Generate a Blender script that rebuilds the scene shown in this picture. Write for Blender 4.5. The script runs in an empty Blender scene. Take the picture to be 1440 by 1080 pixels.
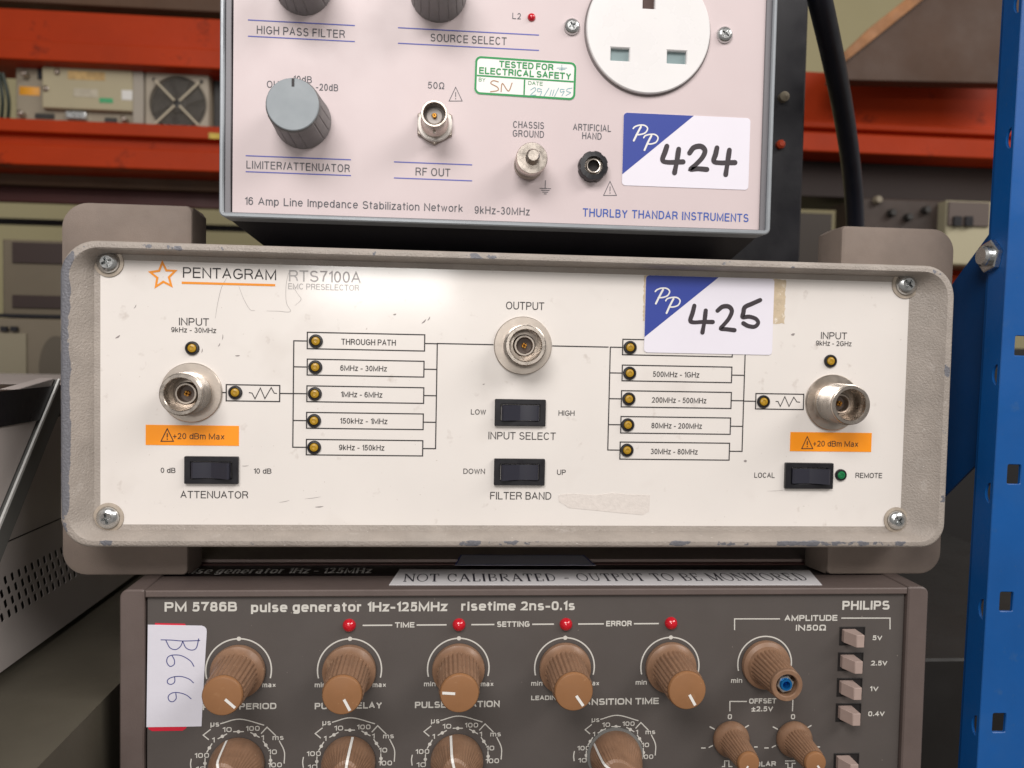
import bpy, bmesh, math, random
from mathutils import Vector, Matrix, noise
from mathutils.geometry import tessellate_polygon
random.seed(7)
C = bpy.context.scene.collection
S = bpy.context.scene

# ------------------------------------------------------------------ units
# Everything is measured on the front panel of the middle instrument: x to the
# right, y up, h out of the panel towards the viewer, one unit = 0.275 mm.
U = 0.000275
Z0 = 1.20            # height of the middle instrument above the floor
DIST = 1130.0        # viewer to panel
def W(x, y, h): return Vector((x*U, -h*U, y*U + Z0))

# ------------------------------------------------------------------ camera
FPX = 1146.7
ry, rp, rr = -0.0824386, -0.0406413, 0.0203978
RC = Matrix.Rotation(ry, 3, 'Y') @ Matrix.Rotation(rp, 3, 'X') @ Matrix.Rotation(rr, 3, 'Z')
cam_d = bpy.data.cameras.new("camera"); cam = bpy.data.objects.new("camera", cam_d); C.objects.link(cam)
cam_d.sensor_width = 36; cam_d.lens = FPX/1440*36
cam_d.clip_start = 0.01; cam_d.clip_end = 60
cam.matrix_world = Matrix.Translation(W(0, 0, DIST)) @ (Matrix.Rotation(math.pi/2, 3, 'X') @ RC).to_4x4()
cam_d.dof.use_dof = True; cam_d.dof.focus_distance = (DIST-25)*U; cam_d.dof.aperture_fstop = 12.5
S.camera = cam

# ------------------------------------------------------------------ light
wd = bpy.data.worlds.new("World"); S.world = wd; wd.use_nodes = True
bgn = wd.node_tree.nodes['Background']; bgn.inputs[0].default_value = (1.0, .95, .90, 1); bgn.inputs[1].default_value = 0.27
def area(name, loc, target, sx, sy, power, col):
    l = bpy.data.lights.new(name, 'AREA'); l.shape = 'RECTANGLE'; l.size = sx; l.size_y = sy; l.energy = power; l.color = col
    o = bpy.data.objects.new(name, l); C.objects.link(o); o.location = loc
    o.rotation_euler = (Vector(target)-Vector(loc)).to_track_quat('-Z', 'Y').to_euler()
    return o
area("ceiling_lamp", (-0.20, -0.80, Z0+0.60), (0, 0, Z0-.02), .55, .38, 9.2, (1, .96, .93))
area("added_fill_lamp", (1.3, -.9, Z0+1.1), (-.1, 0, Z0-.1), 1.4, .5, 24, (1, .96, .92))  # added fill from the upper right for right-facing sides, softens shadows
area("aisle_lamp", (-0.145, -1.55, Z0+0.158), (0, 0, Z0), .31, .12, 3.4, (1, .97, .93))
S.view_settings.view_transform = 'Standard'; S.view_settings.look = 'None'
S.view_settings.exposure = -0.16; S.view_settings.gamma = 1.0

# ------------------------------------------------------------------ measuring helpers
def _ray(px, py): return RC @ Vector((px-720, 540-py, -FPX))
def on(px, py, h=0.0):
    d = _ray(px, py); t = (h-DIST)/d.z
    return (d.x*t, d.y*t)
def on_top(px, py, y):
    d = _ray(px, py); t = y/d.y
    return (d.x*t, DIST+d.z*t)
def on_side(px, py, x):
    d = _ray(px, py); t = x/d.x
    return (d.y*t, DIST+d.z*t)

# ------------------------------------------------------------------ materials
def lin(c):
    return tuple(((v/255)/12.92 if v/255 <= .04045 else ((v/255+.055)/1.055)**2.4) for v in c) + (1,)
_mats = {}
def mat(name, rgb, rough=.5, metal=0., var=0., vscale=40., bump=0., bscale=400., coat=0., dirt=None, dthr=.6, dscale=60., emit=0., trans=0., spec=.5, specks=None):
    if name in _mats: return _mats[name]
    m = bpy.data.materials.new(name); m.use_nodes = True; nt = m.node_tree; b = nt.nodes['Principled BSDF']
    base = lin(rgb); b.inputs['Base Color'].default_value = base
    b.inputs['Roughness'].default_value = rough; b.inputs['Metallic'].default_value = metal
    b.inputs['Specular IOR Level'].default_value = spec
    if coat: b.inputs['Coat Weight'].default_value = coat; b.inputs['Coat Roughness'].default_value = .12
    if trans: b.inputs['Transmission Weight'].default_value = trans
    if emit: b.inputs['Emission Color'].default_value = base; b.inputs['Emission Strength'].default_value = emit
    tc = nt.nodes.new('ShaderNodeNewGeometry')
    def nz(scale, detail=4, rough_=.6):
        n = nt.nodes.new('ShaderNodeTexNoise'); n.inputs['Scale'].default_value = scale; n.inputs['Detail'].default_value = detail
        n.inputs['Roughness'].default_value = rough_; nt.links.new(tc.outputs['Position'], n.inputs['Vector']); return n
    cur = None
    if var:
        n = nz(vscale); mx = nt.nodes.new('ShaderNodeMixRGB'); mx.blend_type = 'MIX'
        mx.inputs[1].default_value = tuple(c*(1-var) for c in base[:3])+(1,); mx.inputs[2].default_value = tuple(min(1, c*(1+var)) for c in base[:3])+(1,)
        r = nt.nodes.new('ShaderNodeMapRange'); r.inputs[1].default_value = .3; r.inputs[2].default_value = .7
        nt.links.new(n.outputs['Fac'], r.inputs[0]); nt.links.new(r.outputs[0], mx.inputs[0]); cur = mx.outputs[0]
        rr_ = nt.nodes.new('ShaderNodeMapRange'); rr_.inputs[1].default_value = .3; rr_.inputs[2].default_value = .7
        rr_.inputs[3].default_value = max(.02, rough-.08); rr_.inputs[4].default_value = min(1, rough+.1)
        nt.links.new(nz(vscale*1.7).outputs['Fac'], rr_.inputs[0]); nt.links.new(rr_.outputs[0], b.inputs['Roughness'])
    if dirt:
        n = nz(dscale, 8, .75); r = nt.nodes.new('ShaderNodeMapRange'); r.inputs[1].default_value = dthr; r.inputs[2].default_value = dthr+.12
        nt.links.new(n.outputs['Fac'], r.inputs[0]); mx = nt.nodes.new('ShaderNodeMixRGB')
        if cur: nt.links.new(cur, mx.inputs[1])
        else: mx.inputs[1].default_value = base
        mx.inputs[2].default_value = lin(dirt); nt.links.new(r.outputs[0], mx.inputs[0]); cur = mx.outputs[0]
    if specks:                                   # scattered fine specks and faint smears of handling grime
        for sc_, lo_, hi_, mxf in ((620, .70, .76, .75), (140, .64, .74, .28), (28, .58, .72, .12)):
            n = nz(sc_, 3, .6); r = nt.nodes.new('ShaderNodeMapRange'); r.inputs[1].default_value = lo_; r.inputs[2].default_value = hi_; r.inputs[4].default_value = mxf
            nt.links.new(n.outputs['Fac'], r.inputs[0]); mx = nt.nodes.new('ShaderNodeMixRGB')
            if cur: nt.links.new(cur, mx.inputs[1])
            else: mx.inputs[1].default_value = base
            mx.inputs[2].default_value = lin(specks); nt.links.new(r.outputs[0], mx.inputs[0]); cur = mx.outputs[0]
    if cur: nt.links.new(cur, b.inputs['Base Color'])
    if bump:
        bn = nt.nodes.new('ShaderNodeBump'); bn.inputs['Strength'].default_value = bump; bn.inputs['Distance'].default_value = .0004
        nt.links.new(nz(bscale, 3).outputs['Fac'], bn.inputs['Height']); nt.links.new(bn.outputs[0], b.inputs['Normal'])
    _mats[name] = m; return m

def chipped_paint(name, rgb, metal_rgb, left_bias):
    """hammered paint on an aluminium casting, worn through to metal along the front lip"""
    m = mat(name, rgb, .48, 0, .10, 90, .9, 1300, dirt=(112, 98, 88), dthr=.62, dscale=140, specks=(214, 208, 202))
    nt = m.node_tree; b = nt.nodes['Principled BSDF']; g = nt.nodes.new('ShaderNodeNewGeometry')
    sp = nt.nodes.new('ShaderNodeSeparateXYZ'); nt.links.new(g.outputs['Position'], sp.inputs[0])
    n = nt.nodes.new('ShaderNodeTexNoise'); n.inputs['Scale'].default_value = 75; n.inputs['Detail'].default_value = 5; n.inputs['Roughness'].default_value = .65
    nt.links.new(g.outputs['Position'], n.inputs['Vector'])
    # more wear at the left-hand side of the casting
    lf = nt.nodes.new('ShaderNodeMapRange'); lf.inputs[1].default_value = -478*U; lf.inputs[2].default_value = -500*U; lf.inputs[3].default_value = 0; lf.inputs[4].default_value = left_bias
    nt.links.new(sp.outputs[0], lf.inputs[0])
    fr = nt.nodes.new('ShaderNodeMapRange'); fr.inputs[1].default_value = -22*U; fr.inputs[2].default_value = -30*U; fr.inputs[3].default_value = -.6; fr.inputs[4].default_value = 0
    nt.links.new(sp.outputs[1], fr.inputs[0])
    a = nt.nodes.new('ShaderNodeMath'); nt.links.new(n.outputs['Fac'], a.inputs[0]); nt.links.new(lf.outputs[0], a.inputs[1])
    a2 = nt.nodes.new('ShaderNodeMath'); nt.links.new(a.outputs[0], a2.inputs[0]); nt.links.new(fr.outputs[0], a2.inputs[1])
    r = nt.nodes.new('ShaderNodeMapRange'); r.inputs[1].default_value = .578; r.inputs[2].default_value = .588
    nt.links.new(a2.outputs[0], r.inputs[0])
    src = b.inputs['Base Color'].links[0].from_socket
    mx = nt.nodes.new('ShaderNodeMixRGB'); nt.links.new(src, mx.inputs[1]); mx.inputs[2].default_value = lin(metal_rgb); nt.links.new(r.outputs[0], mx.inputs[0])
    nt.links.new(mx.outputs[0], b.inputs['Base Color'])
    mm = nt.nodes.new('ShaderNodeMath'); mm.operation = 'MULTIPLY'; mm.inputs[1].default_value = .15; nt.links.new(r.outputs[0], mm.inputs[0])
    nt.links.new(mm.outputs[0], b.inputs['Metallic'])
    return m

# ------------------------------------------------------------------ mesh builder (x, y, h) in units
def offset_poly(p, b):
    n = len(p); out = []
    for i in range(n):
        a, c, d = Vector(p[i-1]), Vector(p[i]), Vector(p[(i+1) % n])
        e1 = (c-a).normalized(); e2 = (d-c).normalized()
        n1 = Vector((-e1.y, e1.x)); n2 = Vector((-e2.y, e2.x)); s = n1+n2
        if s.length < 1e-6: s = n1
        s.normalize(); k = b/max(.35, s.dot(n1)); out.append((c.x+s.x*k, c.y+s.y*k))
    return out
def sarea(p): return sum(p[i-1][0]*p[i][1]-p[i][0]*p[i-1][1] for i in range(len(p)))/2
def rrect(x0, y0, x1, y1, r=0., n=6):
    if x0 > x1: x0, x1 = x1, x0
    if y0 > y1: y0, y1 = y1, y0
    if isinstance(r, (int, float)) and r <= 0: return [(x0, y0), (x1, y0), (x1, y1), (x0, y1)]
    rs = r if isinstance(r, (tuple, list)) else (r,)*4     # bl, br, tr, tl
    out = []
    for (cx, cy, a0, q) in ((x0+rs[0], y0+rs[0], 180, rs[0]), (x1-rs[1], y0+rs[1], 270, rs[1]), (x1-rs[2], y1-rs[2], 0, rs[2]), (x0+rs[3], y1-rs[3], 90, rs[3])):
        if q <= 0: out.append((cx, cy)); continue
        for k in range(n+1):
            a = math.radians(a0+90*k/n); out.append((cx+q*math.cos(a), cy+q*math.sin(a)))
    return out
def circle(cx, cy, r, n=32): return [(cx+r*math.cos(2*math.pi*k/n), cy+r*math.sin(2*math.pi*k/n)) for k in range(n)]
def smooth(pts, k=6, closed=False):
    P = [Vector(p) for p in pts]
    if closed: P = [P[-1]]+P+[P[0], P[1]]
    else: P = [P[0]*2-P[1]]+P+[P[-1]*2-P[-2]]
    out = []
    for i in range(1, len(P)-2):
        a, b, c, d = P[i-1:i+3]
        for j in range(k):
            t = j/k; out.append(.5*((2*b)+(c-a)*t+(2*a-5*b+4*c-d)*t*t+(3*b-a-3*c+d)*t**3))
    if not closed: out.append(P[-2])
    return [tuple(v) for v in out]

class MB:
    def __init__(s): s.v = []; s.f = []
    def add(s, vs, fs):
        o = len(s.v); s.v += [tuple(v) for v in vs]; s.f += [tuple(i+o for i in f) for f in fs]; return s
    def prism(s, loops, h0, h1, bev=0., back=True, m=None):
        if isinstance(loops[0][0], (int, float)): loops = [loops]
        m = m or (lambda x, y, h: (x, y, h))
        L = []
        for i, p in enumerate(loops):
            a = sarea(p); p = list(p)
            if (i == 0 and a < 0) or (i > 0 and a > 0): p = p[::-1]
            L.append(p)
        tops = [offset_poly(p, bev) if bev else p for p in L]
        o = len(s.v); idx = 0; top_i = []; bot_i = []; vs = []; fs = []
        for p, t in zip(L, tops):
            n = len(p); b0 = len(vs); vs += [m(x, y, h0) for x, y in p]
            bot_i.append(b0)
            b1 = b0
            if bev and h1-bev > h0: b1 = len(vs); vs += [m(x, y, h1-bev) for x, y in p]; fs += [(b0+k, b0+(k+1) % n, b1+(k+1) % n, b1+k) for k in range(n)]
            b2 = len(vs); vs += [m(x, y, h1) for x, y in t]; fs += [(b1+k, b1+(k+1) % n, b2+(k+1) % n, b2+k) for k in range(n)]
            top_i.append(b2)
        flat = [i0+k for i0, t in zip(top_i, tops) for k in range(len(t))]
        for tri in tessellate_polygon([[Vector((x, y, 0)) for x, y in t] for t in tops]):
            a, b, c = [flat[i] for i in tri]
            pa, pb, pc = [(sum(tops, []))[i] for i in tri]
            if (pb[0]-pa[0])*(pc[1]-pa[1])-(pb[1]-pa[1])*(pc[0]-pa[0]) < 0: b, c = c, b
            fs.append((a, b, c))
        if back:
            flat = [i0+k for i0, t in zip(bot_i, L) for k in range(len(t))]; PL = sum(L, [])
            for tri in tessellate_polygon([[Vector((x, y, 0)) for x, y in t] for t in L]):
                a, b, c = [flat[i] for i in tri]; pa, pb, pc = [PL[i] for i in tri]
                if (pb[0]-pa[0])*(pc[1]-pa[1])-(pb[1]-pa[1])*(pc[0]-pa[0]) > 0: b, c = c, b
                fs.append((a, b, c))
        return s.add(vs, fs)
    def flat(s, poly, h, m=None): return s.sheet([poly], h, m)
    def sheet(s, loops, h, m=None):
        m = m or (lambda x, y, h: (x, y, h)); P = sum([list(l) for l in loops], [])
        fs = []
        for tri in tessellate_polygon([[Vector((x, y, 0)) for x, y in t] for t in loops]):
            a, b, c = tri; pa, pb, pc = P[a], P[b], P[c]
            if (pb[0]-pa[0])*(pc[1]-pa[1])-(pb[1]-pa[1])*(pc[0]-pa[0]) < 0: b, c = c, b
            fs.append((a, b, c))
        return s.add([m(x, y, h) for x, y in P], fs)
    def box(s, x0, x1, y0, y1, h0, h1, bev=0.): return s.prism(rrect(x0, y0, x1, y1), min(h0, h1), max(h0, h1), bev)
    def lathe(s, cx, cy, prof, seg=40, mod=None, cap=True):
        """prof: [(r, h)] from the panel outwards"""
        vs = []; fs = []; n = seg
        for k, (r, h) in enumerate(prof):
            for j in range(n):
                a = 2*math.pi*j/n; q = r*(mod(a, k, h) if mod else 1)
                vs.append((cx+q*math.cos(a), cy+q*math.sin(a), h))
        for k in range(len(prof)-1):
            for j in range(n):
                fs.append((k*n+j, k*n+(j+1) % n, (k+1)*n+(j+1) % n, (k+1)*n+j))
        if cap: fs.append(tuple((len(prof)-1)*n+j for j in range(n)))
        return s.add(vs, fs)
    def ribbon(s, pts, w, h, sm=False, closed=False, cap=True, m=None, taper=None, rise=0.):
        H0 = h
        m = m or (lambda x, y, h: (x, y, h))
        if sm: pts = smooth(pts, 6, closed)
        P = [Vector(p) for p in pts]; n = len(P); vs = []; fs = []
        for i in range(n):
            h = H0+rise*i/n
            if closed: a, c = P[i-1], P[(i+1) % n]; e1 = (P[i]-a).normalized(); e2 = (c-P[i]).normalized()
            else:
                e1 = (P[i]-P[i-1]).normalized() if i else (P[1]-P[0]).normalized()
                e2 = (P[i+1]-P[i]).normalized() if i < n-1 else e1
            n1 = Vector((-e1.y, e1.x)); n2 = Vector((-e2.y, e2.x)); t = n1+n2
            if t.length < 1e-6: t = n1
            t.normalize(); k = w/2/max(.45, t.dot(n1))
            if taper: k *= taper(i/(n-1))
            vs += [m(P[i].x+t.x*k, P[i].y+t.y*k, h), m(P[i].x-t.x*k, P[i].y-t.y*k, h)]
        q = n if closed else n-1
        fs += [(2*i+1, 2*((i+1) % n)+1, 2*((i+1) % n), 2*i) for i in range(q)]
        if cap and not closed:
            for (i, sgn) in ((0, -1), (n-1, 1)):
                d = ((P[1]-P[0]) if i == 0 else (P[-1]-P[-2])).normalized()*sgn
                nn = Vector((-d.y, d.x)); kk = w/2*(taper(i/(n-1)) if taper else 1)
                c0 = len(vs)
                arc = [P[i]+(nn*math.cos(t)+d*math.sin(t))*kk for t in [math.pi*j/6 for j in range(7)]]
                vs += [m(p.x, p.y, h) for p in arc]; fs.append(tuple(range(c0+6, c0-1, -1)))
        return s.add(vs, fs)
    def tube(s, pts, r, seg=12, cap=True):
        P = [Vector(p) for p in pts]; n = len(P); vs = []; fs = []
        R = r if isinstance(r, (list, tuple)) else [r]*n
        up = Vector((0.13, .21, 1)).normalized()
        for i in range(n):
            d = (P[min(i+1, n-1)]-P[max(i-1, 0)]).normalized(); a = d.cross(up)
            if a.length < 1e-3: a = d.cross(Vector((1, 0, 0)))
            a.normalize(); b = d.cross(a)
            for j in range(seg):
                t = 2*math.pi*j/seg; q = P[i]+(a*math.cos(t)+b*math.sin(t))*R[i]; vs.append(tuple(q))
        for i in range(n-1):
            for j in range(seg): fs.append((i*seg+j, i*seg+(j+1) % seg, (i+1)*seg+(j+1) % seg, (i+1)*seg+j))
        if cap: fs.append(tuple(range(seg))); fs.append(tuple((n-1)*seg+j for j in range(seg)))
        return s.add(vs, fs)
    def ring(s, cx, cy, R, r, h, seg=40, m=10):
        vs = []; fs = []
        for i in range(seg):
            a = 2*math.pi*i/seg
            for j in range(m):
                b = 2*math.pi*j/m; q = R+r*math.cos(b); vs.append((cx+q*math.cos(a), cy+q*math.sin(a), h+r*math.sin(b)))
        for i in range(seg):
            for j in range(m): fs.append((i*m+j, ((i+1) % seg)*m+j, ((i+1) % seg)*m+(j+1) % m, i*m+(j+1) % m))
        return s.add(vs, fs)
    def mesh(s, name, origin):
        o = Vector(W(*origin)); me = bpy.data.meshes.new(name)
        me.from_pydata([W(*v)-o for v in s.v], [], s.f); me.update()
        return me

POS = {}
def link(name, me, m, parent, origin, smooth_angle=35, label=None):
    o = bpy.data.objects.new(name, me); C.objects.link(o)
    if m and not me.materials: me.materials.append(m)
    if me.polygons and not me.polygons[0].use_smooth and smooth_angle:
        me.polygons.foreach_set('use_smooth', [True]*len(me.polygons)); me.set_sharp_from_angle(angle=math.radians(smooth_angle))
    w = W(*origin); POS[o.name] = w
    if parent: o.parent = parent; o.location = w-POS[parent.name]
    else: o.location = w
    if label: o['label'] = label
    return o
def build(name, mb, m, parent=None, origin=None, sa=35, label=None):
    if origin is None:
        xs = [v[0] for v in mb.v]; ys = [v[1] for v in mb.v]; hs = [v[2] for v in mb.v]
        origin = ((min(xs)+max(xs))/2, (min(ys)+max(ys))/2, min(hs))
    me = mb.mesh(name, origin)
    bm = bmesh.new(); bm.from_mesh(me); bmesh.ops.recalc_face_normals(bm, faces=bm.faces) if sa != -1 else None
    bm.to_mesh(me); bm.free()
    return link(name, me, m, parent, origin, sa if sa != -1 else 0, label)
def thing(name, label, cat, origin, group=None):
    o = bpy.data.objects.new(name, None); C.objects.link(o); o.empty_display_size = .01
    o.location = W(*origin); POS[o.name] = W(*origin); o['label'] = label; o['category'] = cat
    if group: o['group'] = group
    return o
def tag(o, label, cat, kind=None):
    o['label'] = label; o['category'] = cat
    if kind: o['kind'] = kind
    return o
def dup(src, parent, dx, dy, dh=0, label=None):
    """copy of a part (and its sub-parts) moved by (dx, dy)"""
    c = src.copy(); C.objects.link(c); c.parent = parent
    base = POS[src.name]+Vector((dx*U, -dh*U, dy*U)); POS[c.name] = base; c.location = base-POS[parent.name]
    if 'label' in c: del c['label']
    if label: c['label'] = label
    for ch in list(src.children):
        k = ch.copy(); C.objects.link(k); k.parent = c; POS[k.name] = base+k.location
    return c

# ------------------------------------------------------------------ lettering: a stroke alphabet drawn from its centre lines
def _e(cx, cy, rx, ry, a0, a1): return ('e', cx, cy, rx, ry, a0, a1)
GL = {
 'A': (.92, [[(0, 0), (.5, 1), (1, 0)], [(.2, .34), (.8, .34)]]),
 'B': (.78, [[(.6, .53), (0, .53)], [(0, 0), (0, 1), (.55, 1), _e(.55, .765, .38, .235, 90, -90), (.6, .53), _e(.6, .265, .4, .265, 90, -90), (0, 0)]]),
 'C': (.88, [[_e(.5, .5, .5, .5, 38, 322)]]), 'D': (.86, [[(0, 0), (0, 1), (.42, 1), _e(.42, .5, .58, .5, 90, -90), (0, 0)]]),
 'E': (.74, [[(1, 0), (0, 0), (0, 1), (.97, 1)], [(0, .53), (.9, .53)]]), 'F': (.68, [[(0, 0), (0, 1), (1, 1)], [(0, .52), (.86, .52)]]),
 'G': (.94, [[_e(.5, .5, .5, .5, 38, 318), (1, .2), (1, .47), (.55, .47)]]), 'H': (.84, [[(0, 0), (0, 1)], [(1, 0), (1, 1)], [(0, .53), (1, .53)]]),
 'I': (.0, [[(.5, 0), (.5, 1)]]), 'J': (.6, [[(1, 1), (1, .3), _e(.5, .3, .5, .3, 0, -180)]]), 'K': (.84, [[(0, 0), (0, 1)], [(1, 1), (0, .35)], [(.32, .58), (1, 0)]]),
 'L': (.66, [[(0, 1), (0, 0), (1, 0)]]), 'M': (1.08, [[(0, 0), (0, 1), (.5, .08), (1, 1), (1, 0)]]), 'N': (.84, [[(0, 0), (0, 1), (1, 0), (1, 1)]]),
 'O': (.96, [[_e(.5, .5, .5, .5, 90, 450)]]), 'P': (.78, [[(0, 0), (0, 1), (.6, 1), _e(.6, .735, .4, .265, 90, -90), (0, .47)]]),
 'R': (.84, [[(0, 0), (0, 1), (.58, 1), _e(.58, .75, .38, .25, 90, -90), (0, .5)], [(.6, .5), (.9, .28), (1, 0)]]),
 'S': (.78, [[_e(.48, .75, .44, .25, 20, 260), (.5, .5), _e(.5, .255, .5, .255, 80, -165)]]),
 'T': (.80, [[(.5, 0), (.5, 1)], [(0, 1), (1, 1)]]), 'U': (.84, [[(0, 1), (0, .35), _e(.5, .35, .5, .35, 180, 360), (1, 1)]]),
 'V': (.86, [[(0, 1), (.5, 0), (1, 1)]]), 'W': (1.2, [[(0, 1), (.26, 0), (.5, .95), (.74, 0), (1, 1)]]), 'X': (.84, [[(0, 0), (1, 1)], [(0, 1), (1, 0)]]),
 'Y': (.86, [[(0, 1), (.5, .45), (1, 1)], [(.5, .45), (.5, 0)]]), 'Z': (.78, [[(0, 1), (1, 1), (0, 0), (1, 0)]]),
 '0': (.62, [[_e(.5, .5, .5, .5, 90, 450)]]), '1': (.30, [[(0, .76), (1, 1), (1, 0)]]), '2': (.62, [[_e(.49, .72, .45, .28, 172, -25), (.75, .4), (0, 0), (1, 0)]]),
 '3': (.62, [[_e(.47, .755, .41, .245, 160, -75), (.4, .52)], [(.5, .53), _e(.49, .27, .5, .27, 78, -165)]]), '4': (.66, [[(.74, 0), (.74, 1), (0, .28), (1, .28)]]),
 '5': (.62, [[(.9, 1), (.2, 1), (.08, .48), _e(.48, .33, .5, .33, 120, -160)]]), '6': (.62, [[_e(.52, .62, .5, .38, 28, 180), (.02, .33)], [_e(.5, .32, .49, .32, 90, 450)]]),
 '7': (.62, [[(0, 1), (1, 1), (.55, .5), (.36, 0)]]), '8': (.62, [[_e(.5, .765, .42, .235, 90, 450)], [_e(.5, .265, .49, .265, 90, 450)]]),
 '9': (.62, [[_e(.48, .38, .5, .38, 208, 360), (.98, .67)], [_e(.5, .68, .49, .32, 90, 450)]]),
 'a': (.62, [[_e(.45, .5, .42, .24, 155, 10), (.88, .45), (.88, .0)], [(.86, .42), (.4, .4), _e(.4, .2, .38, .2, 100, 280), (.7, .05), (.87, .22)]]),
 'b': (.64, [[(0, 0), (0, 1)], [_e(.52, .37, .46, .37, 90, 450)]]), 'c': (.60, [[_e(.5, .37, .5, .37, 42, 318)]]), 'd': (.64, [[(1, 0), (1, 1)], [_e(.48, .37, .46, .37, 90, 450)]]),
 'e': (.64, [[(.04, .38), (1, .38), _e(.5, .37, .5, .37, 12, 322)]]), 'g': (.64, [[(1, .74), (1, .0), _e(.5, -.02, .5, .22, 0, -155)], [_e(.48, .38, .46, .36, 90, 450)]]),
 'h': (.60, [[(0, 0), (0, 1)], [(0, .4), _e(.5, .44, .5, .3, 160, 0), (1, 0)]]), 'i': (.0, [[(.5, 0), (.5, .68)], [(.5, .985), (.5, 1.0)]]), 'k': (.58, [[(0, 0), (0, 1)], [(.95, .74), (0, .25)], [(.35, .43), (1, 0)]]),
 'l': (.0, [[(.5, 0), (.5, 1)]]), 'm': (.98, [[(0, 0), (0, .74)], [(0, .42), _e(.25, .47, .25, .27, 160, 0), (.5, 0)], [(.5, .42), _e(.75, .47, .25, .27, 160, 0), (1, 0)]]),
 'n': (.60, [[(0, 0), (0, .74)], [(0, .4), _e(.5, .44, .5, .3, 160, 0), (1, 0)]]), 'o': (.66, [[_e(.5, .37, .5, .37, 90, 450)]]),
 'p': (.64, [[(0, -.24), (0, .74)], [_e(.52, .37, .46, .37, 90, 450)]]), 'r': (.34, [[(0, 0), (0, .74)], [(0, .42), _e(.8, .42, .8, .32, 165, 75)]]),
 's': (.56, [[_e(.48, .56, .42, .18, 20, 255), (.5, .375), _e(.5, .185, .48, .185, 75, -160)]]), 't': (.32, [[(.4, .96), (.4, .15), _e(.8, .15, .4, .15, 180, 275)], [(0, .74), (1, .74)]]),
 'u': (.60, [[(0, .74), (0, .3), _e(.5, .3, .5, .3, 180, 360), (1, .3)], [(1, 0), (1, .74)]]), 'w': (.92, [[(0, .74), (.26, 0), (.5, .7), (.74, 0), (1, .74)]]), 'x': (.58, [[(0, 0), (1, .74)], [(0, .74), (1, 0)]]),
 'z': (.54, [[(0, .74), (1, .74), (0, 0), (1, 0)]]), 'µ': (.60, [[(0, -.24), (0, .74)], [(0, .3), _e(.5, .3, .5, .3, 180, 360), (1, .74)]]),
 '-': (.34, [[(0, .37), (1, .37)]]), '+': (.56, [[(0, .42), (1, .42)], [(.5, .1), (.5, .74)]]), '±': (.56, [[(0, .55), (1, .55)], [(.5, .28), (.5, .85)], [(0, 0), (1, 0)]]),
 '/': (.34, [[(0, -.05), (1, 1.05)]]), '.': (.0, [[(.5, 0), (.5, .06)]]), 'Ω': (.84, [[(0, 0), (.32, 0), (.3, .12), _e(.5, .57, .48, .43, 238, -58), (.7, .12), (.68, 0), (1, 0)]]),
}
def glyph_pts(st, N, k):
    out = []
    for c in st:
        if c[0] == 'e':
            _, cx, cy, rx, ry, a0, a1 = c; n = max(3, int(abs(a1-a0)/k))
            for j in range(n+1):
                t = math.radians(a0+(a1-a0)*j/n); cs, sn = math.cos(t), math.sin(t)
                out.append((cx+rx*math.copysign(abs(cs)**(2/N), cs), cy+ry*math.copysign(abs(sn)**(2/N), sn)))
        else: out.append(c)
    return [p for i, p in enumerate(out) if i == 0 or math.hypot(p[0]-out[i-1][0], p[1]-out[i-1][1]) > 1e-4]
def put_text(mb, txt, xl, xr, yb, cap, h, style=(.115, 2.1, .20, .36), m=None):
    """ink from xl to xr, baseline yb, capital height cap. style: stroke, squareness, gap, word gap (in capitals)"""
    t, N, gap, wg = style; T_ = t*cap; free = 0.; fixed = 0.
    for i, c in enumerate(txt):
        if c == ' ': free += wg; continue
        free += GL[c][0]; fixed += T_
        if i < len(txt)-1: free += gap*(.75 if c in '1' or txt[i+1] in '1AVT' else 1)
    k = (xr-xl-fixed)/max(free, .01); x = xl; z = 0
    if free < .05: k = 0; x = (xl+xr-T_)/2
    for i, c in enumerate(txt):
        if c == ' ': x += wg*k; continue
        w, sts = GL[c]
        for st in sts:
            P = [(x+T_/2+u*w*k, yb+T_/2+v*(cap-T_)) for u, v in glyph_pts(st, N, 15)]
            cl = len(P) > 6 and math.hypot(P[0][0]-P[-1][0], P[0][1]-P[-1][1]) < 1e-3
            if cl: P = P[:-1]
            elif len(P) > 1:          # square ends that reach half a stroke further at straight terminals
                for a, b in ((0, 1), (-1, -2)):
                    d = Vector(P[a])-Vector(P[b]); straight = abs(d.x) < 1e-6 or abs(d.y) < 1e-6
                    if straight: d.normalize(); P[a] = (P[a][0]+d.x*T_/2, P[a][1]+d.y*T_/2)
            mb.ribbon(P, T_, h+.07*(z % 3), closed=cl, cap=False, m=m, rise=.06); z += 1
        x += w*k+T_+(gap*k*(.75 if c in '1' or (i < len(txt)-1 and txt[i+1] in '1AVT') else 1) if i < len(txt)-1 else 0)
PLAIN = (.118, 2.1, .19, .46); THIN = (.105, 2.1, .20, .36); NARROW = (.125, 2.2, .26, .50); SQUARE = (.215, 3.4, .17, .46); SQUARE2 = (.19, 3.2, .19, .42)
def T(txt, pxl, pxr, pyb, capx, h, m, parent, style=PLAIN, name='lettering'):
    mid = (pxl+pxr)/2; xl = on(pxl, pyb, h)[0]; xr = on(pxr, pyb, h)[0]; yb = on(mid, pyb, h)[1]; cap = on(mid, pyb-capx, h)[1]-yb
    mb = MB(); put_text(mb, txt, xl, xr, yb, cap, h, style)
    return build(name, mb, m, parent, ((xl+xr)/2, yb, h), sa=-1)
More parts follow.
